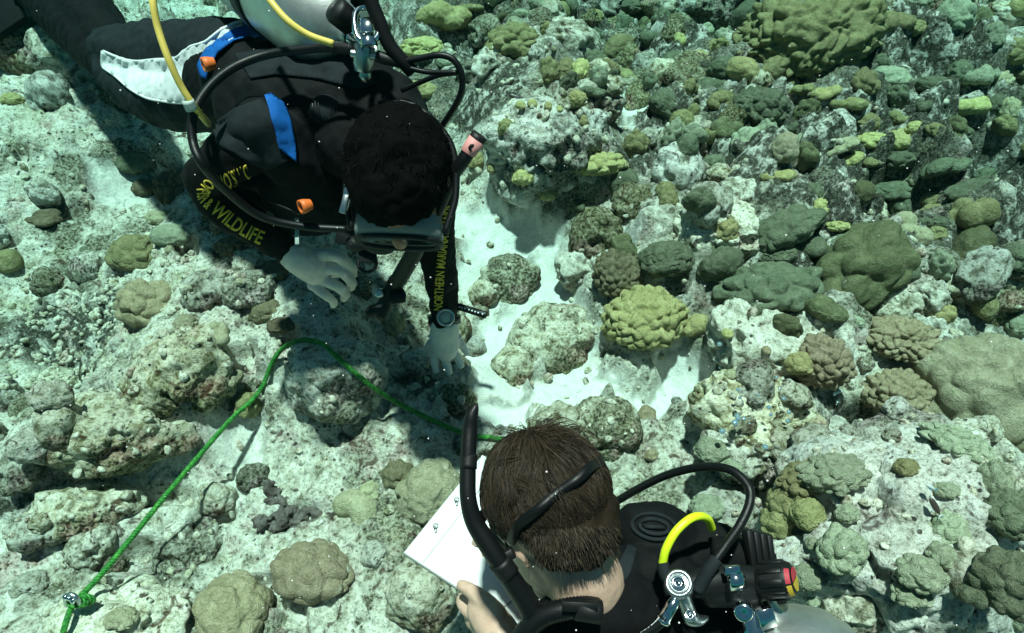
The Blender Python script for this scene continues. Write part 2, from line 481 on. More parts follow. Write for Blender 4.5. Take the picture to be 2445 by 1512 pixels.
def coral_shape(kind, r3, seed, level, cells=None, amp=None):
    D, Fc = ico(level); rs = np.random.RandomState(seed); off = rs.rand(3) * 40
    r3 = np.asarray(r3, float)
    r = 1 + .09 * vnoise(D * 1.3 + off, seed) + .05 * vnoise(D * 2.6 + off, seed + 1)
    A = r3 / r3.max()
    Pw = (D * A) + .10 * np.stack([vnoise(D * 3 + off, seed + q) for q in (31, 32, 33)], 1)
    if kind in ('cob', 'soft'):
        cells = cells or (5.0 if kind == 'cob' else 3.0)
        n = int(max(10, 3.1 * cells * cells))
        cd = rs.normal(0, 1, (max(700, 7 * n), 3)); cd /= np.linalg.norm(cd, axis=1)[:, None]
        wgt = np.linalg.norm(cd / A, axis=1); cd = cd[rs.rand(len(cd)) < wgt / wgt.max() + .02] * A     # even over the ellipsoid's skin
        S = [cd[0]]; dm = ((cd - cd[0]) ** 2).sum(1)
        for _ in range(n - 1):
            S.append(cd[int(np.argmax(dm * rs.uniform(.45, 1, len(dm))))]); dm = np.minimum(dm, ((cd - S[-1]) ** 2).sum(1))
        S = np.array(S)
        Q = Pw + (.35 / math.sqrt(n)) * np.stack([vnoise(Pw * cells * 1.2 + off, seed + q) for q in (41, 42, 43)], 1)
        F1 = np.empty(len(D)); F2 = np.empty(len(D)); CH = np.empty(len(D)); hs = rs.uniform(.55, 1.35, n); SS = (S * S).sum(1)
        for k in range(0, len(D), 8192):
            q = Q[k:k + 8192]
            d2 = (q * q).sum(1)[:, None] + SS[None] - 2 * q @ S.T
            pt = np.partition(d2, 1, axis=1); CH[k:k + 8192] = hs[d2.argmin(1)]
            F1[k:k + 8192] = np.sqrt(np.maximum(pt[:, 0], 0)); F2[k:k + 8192] = np.sqrt(np.maximum(pt[:, 1], 1e-9))
        g = F1 / F2
        if kind == 'cob':
            amp = amp or .10
            rho = np.percentile(F1, 93)
            b = .75 * np.maximum(0, 1 - (F1 / rho) ** 2) ** .85 + .3 * (1 - g ** 1.6) + .5 * (CH - 1) * (1 - g * g)
            r = r - amp * 1.1 + amp * 2.3 * b * (.85 + .4 * vnoise(D * 2 + off, seed + 6)) + .010 * fbm(Pw * cells * 1.3 + off, 2, seed + 8)
        else:
            amp = amp or .10
            mask = .55 + .75 * sstep(-.25, .45, vnoise(D * 1.6 + off, seed + 14))
            b = (1 - g ** 1.8) * CH
            r = r + 1.35 * amp * mask * (b - .7) + .05 * fbm(Pw * 2.4 + off, 3, seed + 5) + .010 * fbm(Pw * 9 + off, 2, seed + 7)
    elif kind == 'lobe':                                 # several merged heads
        n = int(cells or 6); amp = amp or .62
        out = np.full(len(D), .55); acc = np.zeros(len(D)); p = 14.0
        for i in range(n):
            ph = i * 2.399 + rs.rand() * .7; zz = rs.uniform(-.15, .75); q = math.sqrt(max(0, 1 - zz * zz))
            c = np.array([math.cos(ph) * q, math.sin(ph) * q, zz]) * amp * rs.uniform(.8, 1.1)
            rr = rs.uniform(.40, .58) * (1 if n < 10 else .74)
            b = D @ c; disc = rr * rr - (c @ c) + b * b
            t = np.where(disc > 0, b + np.sqrt(np.maximum(disc, 0)), 0)
            acc += np.maximum(t, 0) ** p
        r = (acc + .62 ** p) ** (1 / p)
        r = r + .03 * fbm(Pw * 4 + off, 3, seed + 5) + .02 * vnoise(Pw * 9 + off, seed + 9)
    elif kind == 'fold':                                 # cushion with creases
        cells = cells or 3.0; amp = amp or .09
        n_ = np.abs(fbm(Pw * np.array([cells, cells, cells * 1.5]) + off, 2, seed + 4))
        r = r + amp * (sstep(0, .35, n_) - .6) + .05 * vnoise(D * 3.1 + off, seed + 5) + .012 * fbm(Pw * 10 + off, 2, seed + 7)
    elif kind == 'knob':
        r = r + .06 * vnoise(D * 2.0 + off, seed + 4) + .02 * fbm(Pw * 6 + off, 2, seed + 5)
    r = r * (1 - .28 * sstep(.15, .95, -D[:, 2]))
    return D * r[:, None] * r3, Fc

def level_for(w):
    return 6 if w > 105 else (5 if w > 34 else 4)

THINGS = []                                               # (px, py, size, landmark phrase) for telling labels apart
def place(px, py, w, h, rot, embed):
    d = hit(px, py)
    for _ in range(2):
        rx, rz = .5 * w * d / F0, .5 * h * d / F0
        t = hit(px, py) + embed * min(rx, rz)
        d = t
    return at(px, py, d), rx, rz

def rock(px, py, w, h, rot=0, mat=None, label=None, name="reef_rock", embed=.12, rough=1.0, group=None, seed=None, keep=True, thick=None):
    c, rx, rz = place(px, py, w, h, rot, embed)
    seed = seed or int(px * 7 + py * 13)
    V, Fc = rock_shape((rx * .93, (thick or 1.0) * .5 * (rx + rz) * .9, rz * .93), seed, level_for(w), rough)
    V = V @ TILT.T @ rot_view(rot).T
    me = mesh_np(name, V, Fc)
    o = obj(name, me, mat or M_ROCK, loc=c)
    tag(o, label, "rock", group)
    if keep:
        BVHS.append(BVHTree.FromPolygons([tuple(p) for p in (V + c)[:, :]], [tuple(int(k) for k in f) for f in Fc]))
    return o
# local axes of a shape: x across the view, z up in the view, leaning back a little towards true upright
TILT = np.array(Matrix.Rotation(R(-PITCH * .55), 3, 'X'))

CORALS = []
def coral(kind, px, py, w, h, rot=0, tone='olive', cells=None, amp=None, label=None, lm=None, embed=-.18, group=None, depth=1.0):
    c, rx, rz = place(px, py, w, h, rot, embed)
    seed = int(px * 5 + py * 11)
    fx = {'cob': 1.03, 'soft': 1.02, 'lobe': 1.03, 'fold': 1.0, 'knob': 1.0}[kind]
    V, Fc = coral_shape(kind, (rx * fx, depth * .5 * (rx + rz) * fx, rz * fx), seed, level_for(w * (1.4 if kind == 'cob' else 1)), cells, amp)
    V = V @ TILT.T @ rot_view(rot).T
    name = {'cob': 'nodular_coral', 'soft': 'dome_coral', 'lobe': 'lobed_coral', 'fold': 'folded_coral', 'knob': 'knob_coral'}[kind]
    o = obj(name, mesh_np(name, V, Fc), TONES[tone], loc=c)
    tag(o, label, "coral", group)
    CORALS.append([o, px, py, w, h, kind, tone, label, lm])
    return o
TONES = {
    'olive': coral_mat("olive_coral", (.215, .20, .095), (.33, .305, .155)),
    'tan': coral_mat("tan_coral", (.33, .27, .165), (.45, .375, .245)),
    'moss': coral_mat("moss_coral", (.11, .115, .058), (.185, .185, .10)),
    'mint': coral_mat("mint_coral", (.29, .32, .22), (.40, .42, .30)),
    'grey': coral_mat("grey_coral", (.12, .135, .085), (.195, .21, .14)),
    'brown': coral_mat("brown_coral", (.13, .105, .065), (.22, .18, .115)),
    'yellow': coral_mat("yellow_coral", (.40, .365, .155), (.52, .475, .23)),
    'pale': coral_mat("pale_coral", (.37, .345, .215), (.50, .465, .315)),
}
TW = {'olive': 'olive', 'tan': 'tan', 'mint': 'pale mint', 'grey': 'grey green', 'moss': 'dark olive', 'brown': 'dull brown', 'yellow': 'yellow', 'pale': 'pale cream'}
KW = {'cob': 'nodular coral', 'soft': 'lumpy coral', 'lobe': 'lobed coral', 'fold': 'folded coral', 'knob': 'smooth knob coral'}
LMK = [(1930, 105, 'the giant nodular dome'), (1810, 265, 'the grey nodular cushion'), (1540, 770, 'the bright yellow nodular dome'),
       (2045, 640, 'the big smooth olive lobe'), (1840, 690, 'the broad dark lobed mound'), (2360, 950, 'the huge pale coral mound'),
       (2140, 950, 'the round tan nodular coral'), (2150, 820, 'the wide tan nodular coral'), (1965, 870, 'the upright tan nodular coral'),
       (1300, 350, 'the knob studded rock mound'), (2130, 1250, 'the huge pale boulder'), (1860, 1390, "the writing diver's valve knob"),
       (1130, 350, 'the pink snorkel tip'), (1290, 1180, "the brown haired diver's head"), (740, 1365, 'the wrinkled tan dome'),
       (330, 612, 'the dented olive dome'), (355, 735, 'the lumpy tan dome'), (1065, 830, 'the glove resting on the rock'),
       (760, 650, 'the hovering white glove'), (730, 1200, 'the dark branching coral'), (460, 430, "the reaching diver's bent elbow"),
       (1230, 115, 'the wide lumpy mound by the hose'), (1800, 1160, 'the black hose loop')]

# ---------------------------------------------------------------- boulders of the reef
rock(1300, 350, 270, 200, 0, M_ROCK, "pale pitted rock mound studded with yellow knobs beyond the bright sand patch", embed=.0)
rock(2130, 1265, 560, 420, 8, M_ROCK_PALE, "huge pale boulder with mint coral on its edges at lower right", embed=-.2)
rock(800, 895, 200, 180, 0, M_ROCK, "rounded turf covered boulder with the green rope draped over it", embed=-.05)
rock(440, 890, 210, 190, 20, M_ROCK, "pale pitted boulder below the lumpy tan dome coral", embed=-.05)
rock(300, 1490, 290, 120, 0, M_ROCK_PALE, "low pale rock at the foot of the rope under the shackle", embed=-.1)
rock(280, 1035, 310, 130, 0, M_ROCK, "flat topped pale ledge rock left of the rope", embed=-.2)
rock(145, 1025, 85, 130, -6, M_ROCK, "stubby upright rock stump with a yellowish foot at left", embed=.1)
rock(150, 930, 120, 80, 0, M_ROCK_PALE, "pale rock behind the upright stump at left", embed=-.1)
rock(15, 960, 60, 110, 0, M_ROCK, "rough rock cut by the left edge of the photo", embed=0)
rock(1215, 675, 125, 105, 0, M_ROCK_TURF, "ring shaped turf rock alone on the bright sand", embed=.05)
rock(1155, 700, 60, 55, 0, M_ROCK, "small pale lump against the left of the ring shaped rock", embed=-.2)
rock(1320, 815, 185, 140, 0, M_ROCK, "low pale dusted rock in the middle of the sand", embed=.2)
rock(1225, 885, 90, 95, 0, M_ROCK, "speckled rock on the sand between glove and low pale rock", embed=-.25)
rock(1385, 645, 95, 95, 30, M_ROCK_PALE, "pale knobbly rock on the sand left of the brown nodular coral", embed=.0)
rock(1450, 1025, 130, 140, 10, M_ROCK_TURF, "round brownish boulder just above the brown haired diver's head", embed=-.05)
rock(1330, 1010, 120, 70, 10, M_ROCK, "low pale rock left of the round brownish boulder", embed=-.15)
rock(1840, 835, 270, 150, -18, M_ROCK_PALE, "broad bright rock left of the upright tan nodular coral", embed=-.15)
rock(1815, 1005, 300, 150, -25, M_ROCK, "long bright rock with a dark algae patch above the hose loop", embed=-.1)
rock(1790, 1080, 200, 110, -15, M_ROCK, "rough rock ledge directly behind the black hose loop", embed=-.1)
rock(1720, 560, 190, 130, 0, M_ROCK_PALE, "smooth dotted pale rock left of the dark lobed mounds", embed=-.05)
rock(1640, 345, 110, 130, 0, M_ROCK, "grey green pitted rock right of the small far sand pocket", embed=.1)
rock(1640, 30, 170, 100, 0, M_ROCK, "pale rock at the top edge left of the dark cave", embed=.1)
rock(1400, 245, 150, 80, 0, M_ROCK, "pale flat rock behind the knob studded mound", embed=.1)
rock(1090, 955, 85, 70, 0, M_ROCK_TURF, "small dark rock the resting glove touches", embed=-.15)
rock(1128, 835, 50, 55, 0, M_ROCK, "knobby rock just right of the resting glove's thumb", embed=.15)
rock(1000, 870, 90, 60, 0, M_ROCK, "speckled pale rock left of the resting glove", embed=0)
rock(520, 1190, 80, 70, 0, M_ROCK_PALE, "small pale round rock right of the taut rope", embed=.1)
rock(450, 1320, 170, 90, 30, M_ROCK_TURF, "dark holed rock right of the rope's lower run", embed=-.1)
rock(200, 1210, 210, 80, 0, M_ROCK, "pale overhanging ledge left of the rope's lower run", embed=0)
rock(90, 1270, 120, 60, 0, M_ROCK, "low pale slab at left edge below the overhanging ledge", embed=0)
rock(1010, 1420, 150, 150, 20, M_ROCK, "dark rock face beneath the white slate", embed=-.3)
rock(1150, 1060, 110, 60, 0, M_ROCK, "pale rock under the rope left of the upright snorkel", embed=-.1)
rock(500, 700, 110, 90, 0, M_ROCK, "holed grey rock right of the lumpy tan dome", embed=-.2)
rock(590, 690, 120, 80, 0, M_ROCK_TURF, "dim rock beneath the hovering glove's cuff", embed=-.2)
rock(2210, 800, 120, 90, 0, M_ROCK, "lumpy pale rock above the wide tan nodular coral", embed=0)
rock(2150, 735, 120, 90, 0, M_ROCK, "round nodular rock right of the olive lobe's foot", embed=.1)
rock(2330, 690, 200, 130, 0, M_ROCK, "broad rough rock at the right between lobes and mound", embed=-.1)
rock(2040, 1450, 130, 100, 0, M_ROCK, "warty rock right of the silver tank", embed=.0)
rock(2160, 1465, 90, 80, 0, M_ROCK_PALE, "white rounded rock in the dark hollow at bottom right", embed=.1)
rock(2330, 1370, 100, 130, 0, M_ROCK, "rough rock beside the dark ribbed coral at bottom right", embed=0)
rock(1730, 1240, 150, 130, 0, M_ROCK, "rough rock framed by the black hose loop", embed=-.2)

# ---------------------------------------------------------------- named corals
coral('soft', 328, 612, 132, 98, -5, 'olive', 4.2, .09, "dented olive dome coral left of the reaching diver's hovering glove")
coral('cob', 355, 735, 142, 128, -10, 'tan', 3.4, .11, "lumpy tan dome coral with fat nodules directly below the dented olive dome")
coral('soft', 408, 566, 88, 62, -5, 'mint', 2.5, .06, "smooth pale mushroom shaped coral right above the dented olive dome")
coral('cob', 740, 1366, 180, 132, -4, 'tan', 3.2, .07, "wrinkled tan dome coral at lower left of the white slate")
coral('soft', 560, 1462, 185, 160, 0, 'tan', 2.6, .09, "large smooth tan dome cut by the bottom edge right of the rope")
coral('soft', 1030, 1185, 165, 165, 0, 'pale', 3.0, .09, "big pale yellowish coral partly hidden behind the slate's top corner")
coral('soft', 952, 1140, 80, 82, 0, 'brown', 3.2, .14, "small lumpy brownish coral touching the pale coral behind the slate")
coral('cob', 1540, 772, 190, 160, 8, 'yellow', 7.5, .08, "bright yellow nodular dome beside the sand at mid right")
coral('lobe', 1657, 782, 80, 78, 0, 'yellow', 6, .5, "small lobed yellow coral just right of the bright yellow dome")
coral('cob', 1475, 662, 115, 125, 10, 'brown', 7.5, .09, "brown nodular coral above left of the bright yellow dome")
coral('cob', 1925, 105, 350, 235, 18, 'olive', 11, .085, "giant nodular dome coral at the top right of the reef", embed=-.5)
coral('cob', 1810, 268, 145, 105, 0, 'grey', 6.5, .09, "grey nodular cushion below left of the giant nodular dome")
coral('cob', 2040, 648, 275, 172, 42, 'moss', 3.6, .085, "big smooth olive lobe leaning up to the right at mid right")
coral('cob', 1838, 695, 240, 130, 6, 'grey', 3.8, .10, "broad dark lobed mound left of the big smooth olive lobe")
coral('lobe', 1965, 745, 110, 80, -10, 'moss', 7, .55, "knobby olive coral at the front foot of the big smooth lobe")
coral('cob', 1875, 548, 170, 90, 28, 'grey', 3.0, .10, "dark elongated lobe pointing up right above the broad lobed mound")
coral('cob', 1965, 872, 120, 135, 18, 'tan', 6.5, .11, "upright tan nodular coral with a bare patch at its left foot")
coral('cob', 2150, 815, 185, 105, -12, 'tan', 8.0, .10, "wide tan nodular coral above the round tan one at right")
coral('cob', 2140, 948, 145, 128, 0, 'tan', 6.5, .10, "round tan nodular coral touching the huge pale mound")
coral('cob', 2375, 955, 390, 300, -15, 'pale', 5.0, .055, "huge pale coral mound cut by the right edge of the photo", depth=.8)
coral('soft', 2283, 985, 165, 135, 0, 'pale', 5.0, .09, "rounded pale bulge at the front left of the huge pale mound", embed=.25)
coral('cob', 1230, 115, 135, 100, 0, 'olive', 4.2, .13, "wide lumpy olive coral mound right of the looping black hose")
coral('lobe', 1062, 52, 125, 95, 0, 'yellow', 9, .6, "lumpy yellow coral cluster at the top right of the tank valve")
# ---------------------------------------------------------------- the rest: kind, px, py, w, h, rot, tone, cells
REST = [
 ('soft', 383, 522, 66, 42, 0, 'pale', 3), ('knob', 405, 597, 22, 26, 0, 'pale', 0), ('knob', 20, 628, 66, 68, 0, 'olive', 0), ('lobe', 523, 802, 60, 66, 0, 'pale', 4),
 ('soft', 446, 776, 58, 50, -30, 'pale', 4), ('lobe', 556, 908, 46, 54, 10, 'pale', 3), ('cob', 594, 972, 60, 72, 0, 'olive', 2.6),
 ('soft', 290, 1478, 80, 44, 0, 'pale', 3), ('soft', 885, 1180, 52, 62, 0, 'pale', 3), ('soft', 320, 395, 78, 56, -10, 'grey', 3), ('fold', 345, 452, 62, 46, 0, 'brown', 3),
 ('cob', 415, 460, 84, 100, 0, 'brown', 4.5), ('lobe', 105, 526, 88, 46, 0, 'brown', 7), ('cob', 562, 592, 92, 52, 0, 'brown', 4), ('soft', 655, 652, 68, 62, 0, 'brown', 3),
 ('soft', 640, 748, 78, 66, 0, 'brown', 3), ('soft', 672, 780, 70, 46, 10, 'brown', 3), ('cob', 940, 776, 54, 66, 0, 'tan', 3), ('knob', 1000, 905, 26, 28, 0, 'brown', 0),
 ('soft', 30, 240, 54, 34, 0, 'yellow', 3), ('knob', 205, 600, 30, 26, 0, 'grey', 0),
 ('fold', 1590, 625, 110, 72, 10, 'grey', 3), ('soft', 1490, 440, 74, 80, 30, 'grey', 2.4), ('cob', 1432, 396, 112, 62, 5, 'yellow', 3.6), ('soft', 1248, 426, 52, 46, 0, 'yellow', 3),
 ('knob', 1307, 466, 40, 42, 0, 'yellow', 0), ('knob', 1243, 253, 24, 24, 0, 'yellow', 0), ('knob', 1271, 250, 24, 28, 0, 'yellow', 0), ('knob', 1309, 256, 20, 24, 0, 'yellow', 0),
 ('knob', 1336, 262, 17, 20, 0, 'yellow', 0), ('soft', 1208, 308, 40, 46, 0, 'olive', 3), ('knob', 1392, 290, 24, 32, 0, 'yellow', 0), ('soft', 1132, 385, 46, 50, 0, 'yellow', 3),
 ('knob', 1172, 404, 22, 24, 0, 'yellow', 0), ('soft', 1012, 122, 106, 62, -4, 'yellow', 4), ('lobe', 1326, 48, 76, 92, -8, 'olive', 7), ('cob', 1312, 174, 46, 74, 0, 'olive', 2.6),
 ('soft', 1005, 218, 88, 46, -8, 'yellow', 3), ('soft', 1240, 52, 66, 44, 0, 'grey', 3), ('cob', 1690, 86, 86, 74, 0, 'olive', 4.5), ('fold', 1065, 150, 44, 30, 0, 'mint', 3),
 ('lobe', 1420, 222, 62, 40, 0, 'grey', 5), ('lobe', 1375, 226, 40, 36, 0, 'grey', 4), ('fold', 1590, 255, 70, 60, -30, 'grey', 3), ('fold', 1630, 290, 46, 44, 0, 'olive', 3),
 ('soft', 1610, 155, 56, 46, 0, 'grey', 3), ('soft', 1735, 170, 76, 50, 0, 'grey', 3), ('soft', 1705, 215, 80, 44, 0, 'grey', 3), ('soft', 1589, 458, 38, 40, 0, 'olive', 3), ('soft', 1705, 395, 52, 42, 0, 'grey', 3),
 ('cob', 2058, 204, 58, 54, 0, 'olive', 3), ('soft', 2122, 190, 84, 46, 0, 'mint', 3), ('lobe', 2028, 248, 76, 46, 0, 'olive', 5), ('soft', 2066, 296, 54, 42, 0, 'olive', 3), ('lobe', 2146, 286, 50, 40, 0, 'olive', 4),
 ('soft', 2080, 338, 62, 36, 5, 'yellow', 3), ('soft', 2145, 341, 54, 46, 0, 'yellow', 3), ('lobe', 2012, 354, 72, 34, 24, 'pale', 4), ('lobe', 2027, 388, 60, 38, 30, 'yellow', 3), ('knob', 2078, 390, 30, 22, 0, 'olive', 0),
 ('soft', 2186, 310, 38, 32, 0, 'yellow', 3), ('soft', 2148, 385, 66, 42, 0, 'grey', 3), ('soft', 2292, 322, 50, 36, 0, 'grey', 3), ('lobe', 2262, 396, 92, 46, 32, 'grey', 5), ('soft', 2356, 420, 42, 34, 20, 'grey', 3),
 ('lobe', 2318, 458, 98, 40, 22, 'grey', 5), ('lobe', 2303, 262, 92, 52, 8, 'yellow', 6), ('soft', 2376, 252, 40, 44, 0, 'grey', 3), ('lobe', 2331, 188, 58, 56, 0, 'mint', 4), ('soft', 2390, 193, 44, 34, 0, 'pale', 3),
 ('knob', 2367, 178, 30, 26, 0, 'mint', 0), ('soft', 2292, 178, 50, 52, 0, 'grey', 3), ('soft', 2224, 205, 70, 36, 0, 'grey', 3), ('soft', 2422, 130, 66, 58, 0, 'olive', 3), ('lobe', 2416, 178, 54, 36, 0, 'olive', 4),
 ('soft', 2278, 48, 66, 78, 0, 'mint', 3), ('lobe', 2328, 74, 76, 40, 0, 'mint', 5), ('soft', 2372, 92, 36, 60, 0, 'mint', 3), ('lobe', 2136, 62, 76, 56, 20, 'olive', 5), ('soft', 2175, 72, 62, 38, 0, 'olive', 3),
 ('knob', 2010, 176, 30, 44, -20, 'olive', 0), ('lobe', 1920, 218, 60, 42, 0, 'olive', 5), ('lobe', 1980, 222, 66, 34, 20, 'yellow', 5), ('soft', 1873, 362, 52, 70, 0, 'pale', 3), ('lobe', 1908, 348, 44, 54, 0, 'mint', 4),
 ('soft', 1858, 335, 46, 26, 0, 'pale', 3), ('knob', 1820, 322, 24, 22, 0, 'mint', 0), ('lobe', 1856, 424, 66, 40, 0, 'yellow', 6), ('soft', 2410, 268, 36, 54, 0, 'pale', 5), ('knob', 1892, 203, 28, 26, 0, 'olive', 0),
 ('soft', 1962, 498, 46, 38, 0, 'yellow', 3), ('soft', 2000, 540, 46, 28, 0, 'yellow', 4), ('soft', 2137, 460, 84, 42, 0, 'grey', 3), ('soft', 2155, 492, 50, 50, 20, 'grey', 3), ('knob', 2220, 480, 38, 32, 0, 'olive', 0),
 ('lobe', 2172, 562, 84, 76, -25, 'pale', 5), ('soft', 2234, 562, 44, 38, 0, 'olive', 3), ('lobe', 2282, 566, 42, 62, 0, 'olive', 3), ('lobe', 2322, 528, 84, 92, 0, 'olive', 7), ('soft', 2236, 530, 70, 26, 0, 'grey', 3),
 ('knob', 2251, 588, 30, 24, 0, 'grey', 0), ('lobe', 1925, 592, 82, 56, 10, 'grey', 4), ('fold', 1858, 610, 88, 44, 12, 'grey', 3), ('lobe', 1725, 645, 105, 100, 20, 'grey', 5), ('soft', 2008, 578, 80, 42, 20, 'grey', 3),
 ('knob', 2265, 754, 40, 38, 0, 'olive', 0), ('soft', 2044, 770, 38, 32, 0, 'mint', 3), ('knob', 2150, 652, 30, 30, 0, 'brown', 0), ('knob', 2176, 654, 34, 34, 0, 'grey', 0), ('soft', 2130, 692, 40, 28, 0, 'grey', 3),
 ('soft', 1908, 872, 62, 66, 10, 'yellow', 2.5), ('knob', 1737, 798, 30, 28, 0, 'yellow', 0), ('knob', 1830, 838, 24, 24, 0, 'tan', 0), ('knob', 1744, 895, 32, 28, 0, 'pale', 0), ('soft', 2425, 780, 54, 66, 0, 'mint', 3), ('knob', 2422, 818, 26, 24, 0, 'grey', 0),
 ('cob', 1990, 1130, 155, 74, 12, 'mint', 4.5), ('cob', 1915, 1150, 110, 80, 20, 'olive', 4), ('cob', 1880, 1205, 92, 90, 60, 'olive', 3), ('cob', 1855, 1250, 74, 88, 0, 'olive', 2.8), ('fold', 1925, 1232, 80, 84, -20, 'olive', 3),
 ('cob', 2010, 1318, 106, 114, 0, 'mint', 3.2), ('soft', 2022, 1228, 56, 46, 15, 'mint', 3), ('cob', 2200, 1375, 108, 84, 0, 'mint', 3), ('cob', 2262, 1270, 90, 96, -20, 'mint', 3.4), ('cob', 2250, 1330, 62, 62, 0, 'mint', 2.6),
 ('cob', 2372, 1165, 64, 130, -4, 'mint', 3.4), ('cob', 2290, 1060, 160, 70, -20, 'mint', 4.6), ('soft', 2165, 1118, 60, 44, 0, 'olive', 3), ('cob', 2415, 1235, 120, 125, -10, 'grey', 4), ('cob', 2400, 1395, 150, 165, 0, 'grey', 4),
 ('lobe', 2315, 1420, 70, 90, 0, 'grey', 6), ('fold', 1700, 1078, 84, 62, 0, 'mint', 3), ('soft', 1688, 1212, 84, 52, 0, 'mint', 4), ('knob', 1545, 992, 46, 46, 0, 'tan', 0), ('soft', 1555, 1088, 34, 32, 0, 'tan', 4),
 ('soft', 1925, 1380, 66, 70, 0, 'mint', 3), ('knob', 1938, 1300, 34, 36, 0, 'mint', 0), ('knob', 1940, 1437, 34, 30, 0, 'mint', 0), ('soft', 1745, 1120, 62, 42, 0, 'mint', 4), ('soft', 2260, 1172, 64, 40, 0, 'mint', 3), ('cob', 2175, 1420, 90, 58, 0, 'mint', 3),
 ('soft', 2432, 1480, 40, 60, 0, 'mint', 3), ('fold', 1500, 20, 80, 40, 0, 'grey', 3), ('lobe', 1130, 20, 70, 34, 0, 'olive', 5), ('soft', 2210, 20, 70, 40, 0, 'grey', 3), ('soft', 2420, 30, 60, 40, 0, 'grey', 3),
 ('soft', 2100, 148, 40, 30, 0, 'grey', 3), ('lobe', 1495, 180, 66, 40, 0, 'grey', 5), ('lobe', 1560, 100, 60, 44, 0, 'grey', 5), ('soft', 1430, 120, 64, 48, 0, 'grey', 3), ('knob', 1322, 118, 14, 14, 0, 'pale', 0),
]
for k, px, py, w, h, rt, tone, cells in REST:
    if px > 1500 and py < 720: w, h = w * 1.22, h * 1.28
    coral(k, px, py, w, h, rt, tone, cells or None, embed=-.02 if px > 1500 and py < 720 else -.18)

def direction(dx, dy):
    a = math.degrees(math.atan2(-dy, dx)) % 360
    return ['right of', 'up and right of', 'above', 'up and left of', 'left of', 'down and left of', 'below', 'down and right of'][int((a + 22.5) // 45) % 8]

_seen = {}
for rec in CORALS:
    o, px, py, w, h, kind, tone, label, lm = rec
    if label: _seen[label] = o; continue
    size = 'tiny' if w < 32 else 'small' if w < 58 else '' if w < 95 else 'large'
    near = sorted(LMK, key=lambda L: math.hypot(L[0] - px, L[1] - py))
    if kind == 'knob' and size == 'tiny': size = ''
    for j in range(len(near)):
        q = math.hypot(near[j][0] - px, near[j][1] - py)
        far = 'close ' if q < 90 else '' if q < 170 else 'well ' 
        lab = f"{size} {TW[tone]} {KW[kind]} {far}{direction(px - near[j][0], py - near[j][1])} {near[j][2]}".strip()
        if lab not in _seen: break
    _seen[lab] = o; o["label"] = lab
# ================================================================ BODIES, TUBES, PATCHES
def catmull(P, n):
    """smooth path through rows of P with n steps per span"""
    P = np.asarray(P, float)
    if len(P) < 3:
        t = np.linspace(0, 1, n + 1)[:, None]
        return P[0] * (1 - t) + P[-1] * t
    Q = np.vstack([2 * P[0] - P[1], P, 2 * P[-1] - P[-2]])
    out = []
    for i in range(1, len(Q) - 2):
        p0, p1, p2, p3 = Q[i - 1], Q[i], Q[i + 1], Q[i + 2]
        for t in np.linspace(0, 1, n, endpoint=False):
            out.append(.5 * (2 * p1 + (p2 - p0) * t + (2 * p0 - 5 * p1 + 4 * p2 - p3) * t * t + (3 * p1 - p0 - 3 * p2 + p3) * t ** 3))
    out.append(Q[-2])
    return np.array(out)

def chain(pts, n=8):
    """[(px,py,depth,radius_px)] -> [(centre, radius)] densely along a smooth path"""
    L = np.array([(*at(a, b, d), r * d / F0) for a, b, d, r in pts])
    C = catmull(L, n)
    return [(c[:3], np.diag([c[3]] * 3)) for c in C]

def blob(px, py, d, rx, ry, rd=None, rot=0):
    """ellipsoid: radii in picture px across, up, and along the view"""
    k = d / F0
    ax = np.stack([RGT, UPV, FWD], 1) @ np.array(Matrix.Rotation(R(rot), 3, 'Z'))
    return [(at(px, py, d), ax @ np.diag([rx * k, ry * k, (rd or min(rx, ry)) * k]))]

def ell(c, ax, r):
    return [(np.asarray(c, float), np.asarray(ax, float) @ np.diag(r))]

def voxel(name, prims, vox=.006, smooth=4, disp=None):
    D, Fc = ico(3)
    Vs, Fs, k = [], [], 0
    for c, M in prims:
        Vs.append(D @ np.asarray(M).T + c); Fs.append(Fc + k); k += len(D)
    me = mesh_np(name, np.vstack(Vs), np.vstack(Fs))
    o = bpy.data.objects.new("tmp", me); COL.objects.link(o)
    m = o.modifiers.new("r", 'REMESH'); m.mode = 'VOXEL'; m.voxel_size = vox; m.use_smooth_shade = True
    if smooth:
        m = o.modifiers.new("s", 'SMOOTH'); m.factor = .5; m.iterations = smooth
    dg = bpy.context.evaluated_depsgraph_get()
    out = bpy.data.meshes.new_from_object(o.evaluated_get(dg))
    bpy.data.objects.remove(o); bpy.data.meshes.remove(me)
    out.name = name
    n = len(out.vertices); co = np.empty(n * 3, np.float32); out.vertices.foreach_get("co", co); co = co.reshape(-1, 3)
    if disp is not None:
        nr = np.empty(n * 3, np.float32); out.vertices.foreach_get("normal", nr)
        co = co + nr.reshape(-1, 3) * disp(co)[:, None]
        out.vertices.foreach_set("co", co.astype(np.float32).ravel()); out.update()
    out.polygons.foreach_set("use_smooth", np.ones(len(out.polygons), bool))
    return out

def bvh_of(*meshes):
    V, P, k = [], [], 0
    for me in meshes:
        V += [v.co.copy() for v in me.vertices]; P += [[i + k for i in p.vertices] for p in me.polygons]; k = len(V)
    return BVHTree.FromPolygons(V, P)

def frames(C):
    T = np.gradient(C, axis=0); T /= np.linalg.norm(T, axis=1)[:, None] + 1e-12
    N = np.zeros_like(T); n = np.cross(T[0], [0.3, .2, 1]); n /= np.linalg.norm(n)
    for i in range(len(T)):
        n = n - T[i] * (n @ T[i]); n /= np.linalg.norm(n); N[i] = n
    return T, N, np.cross(T, N)

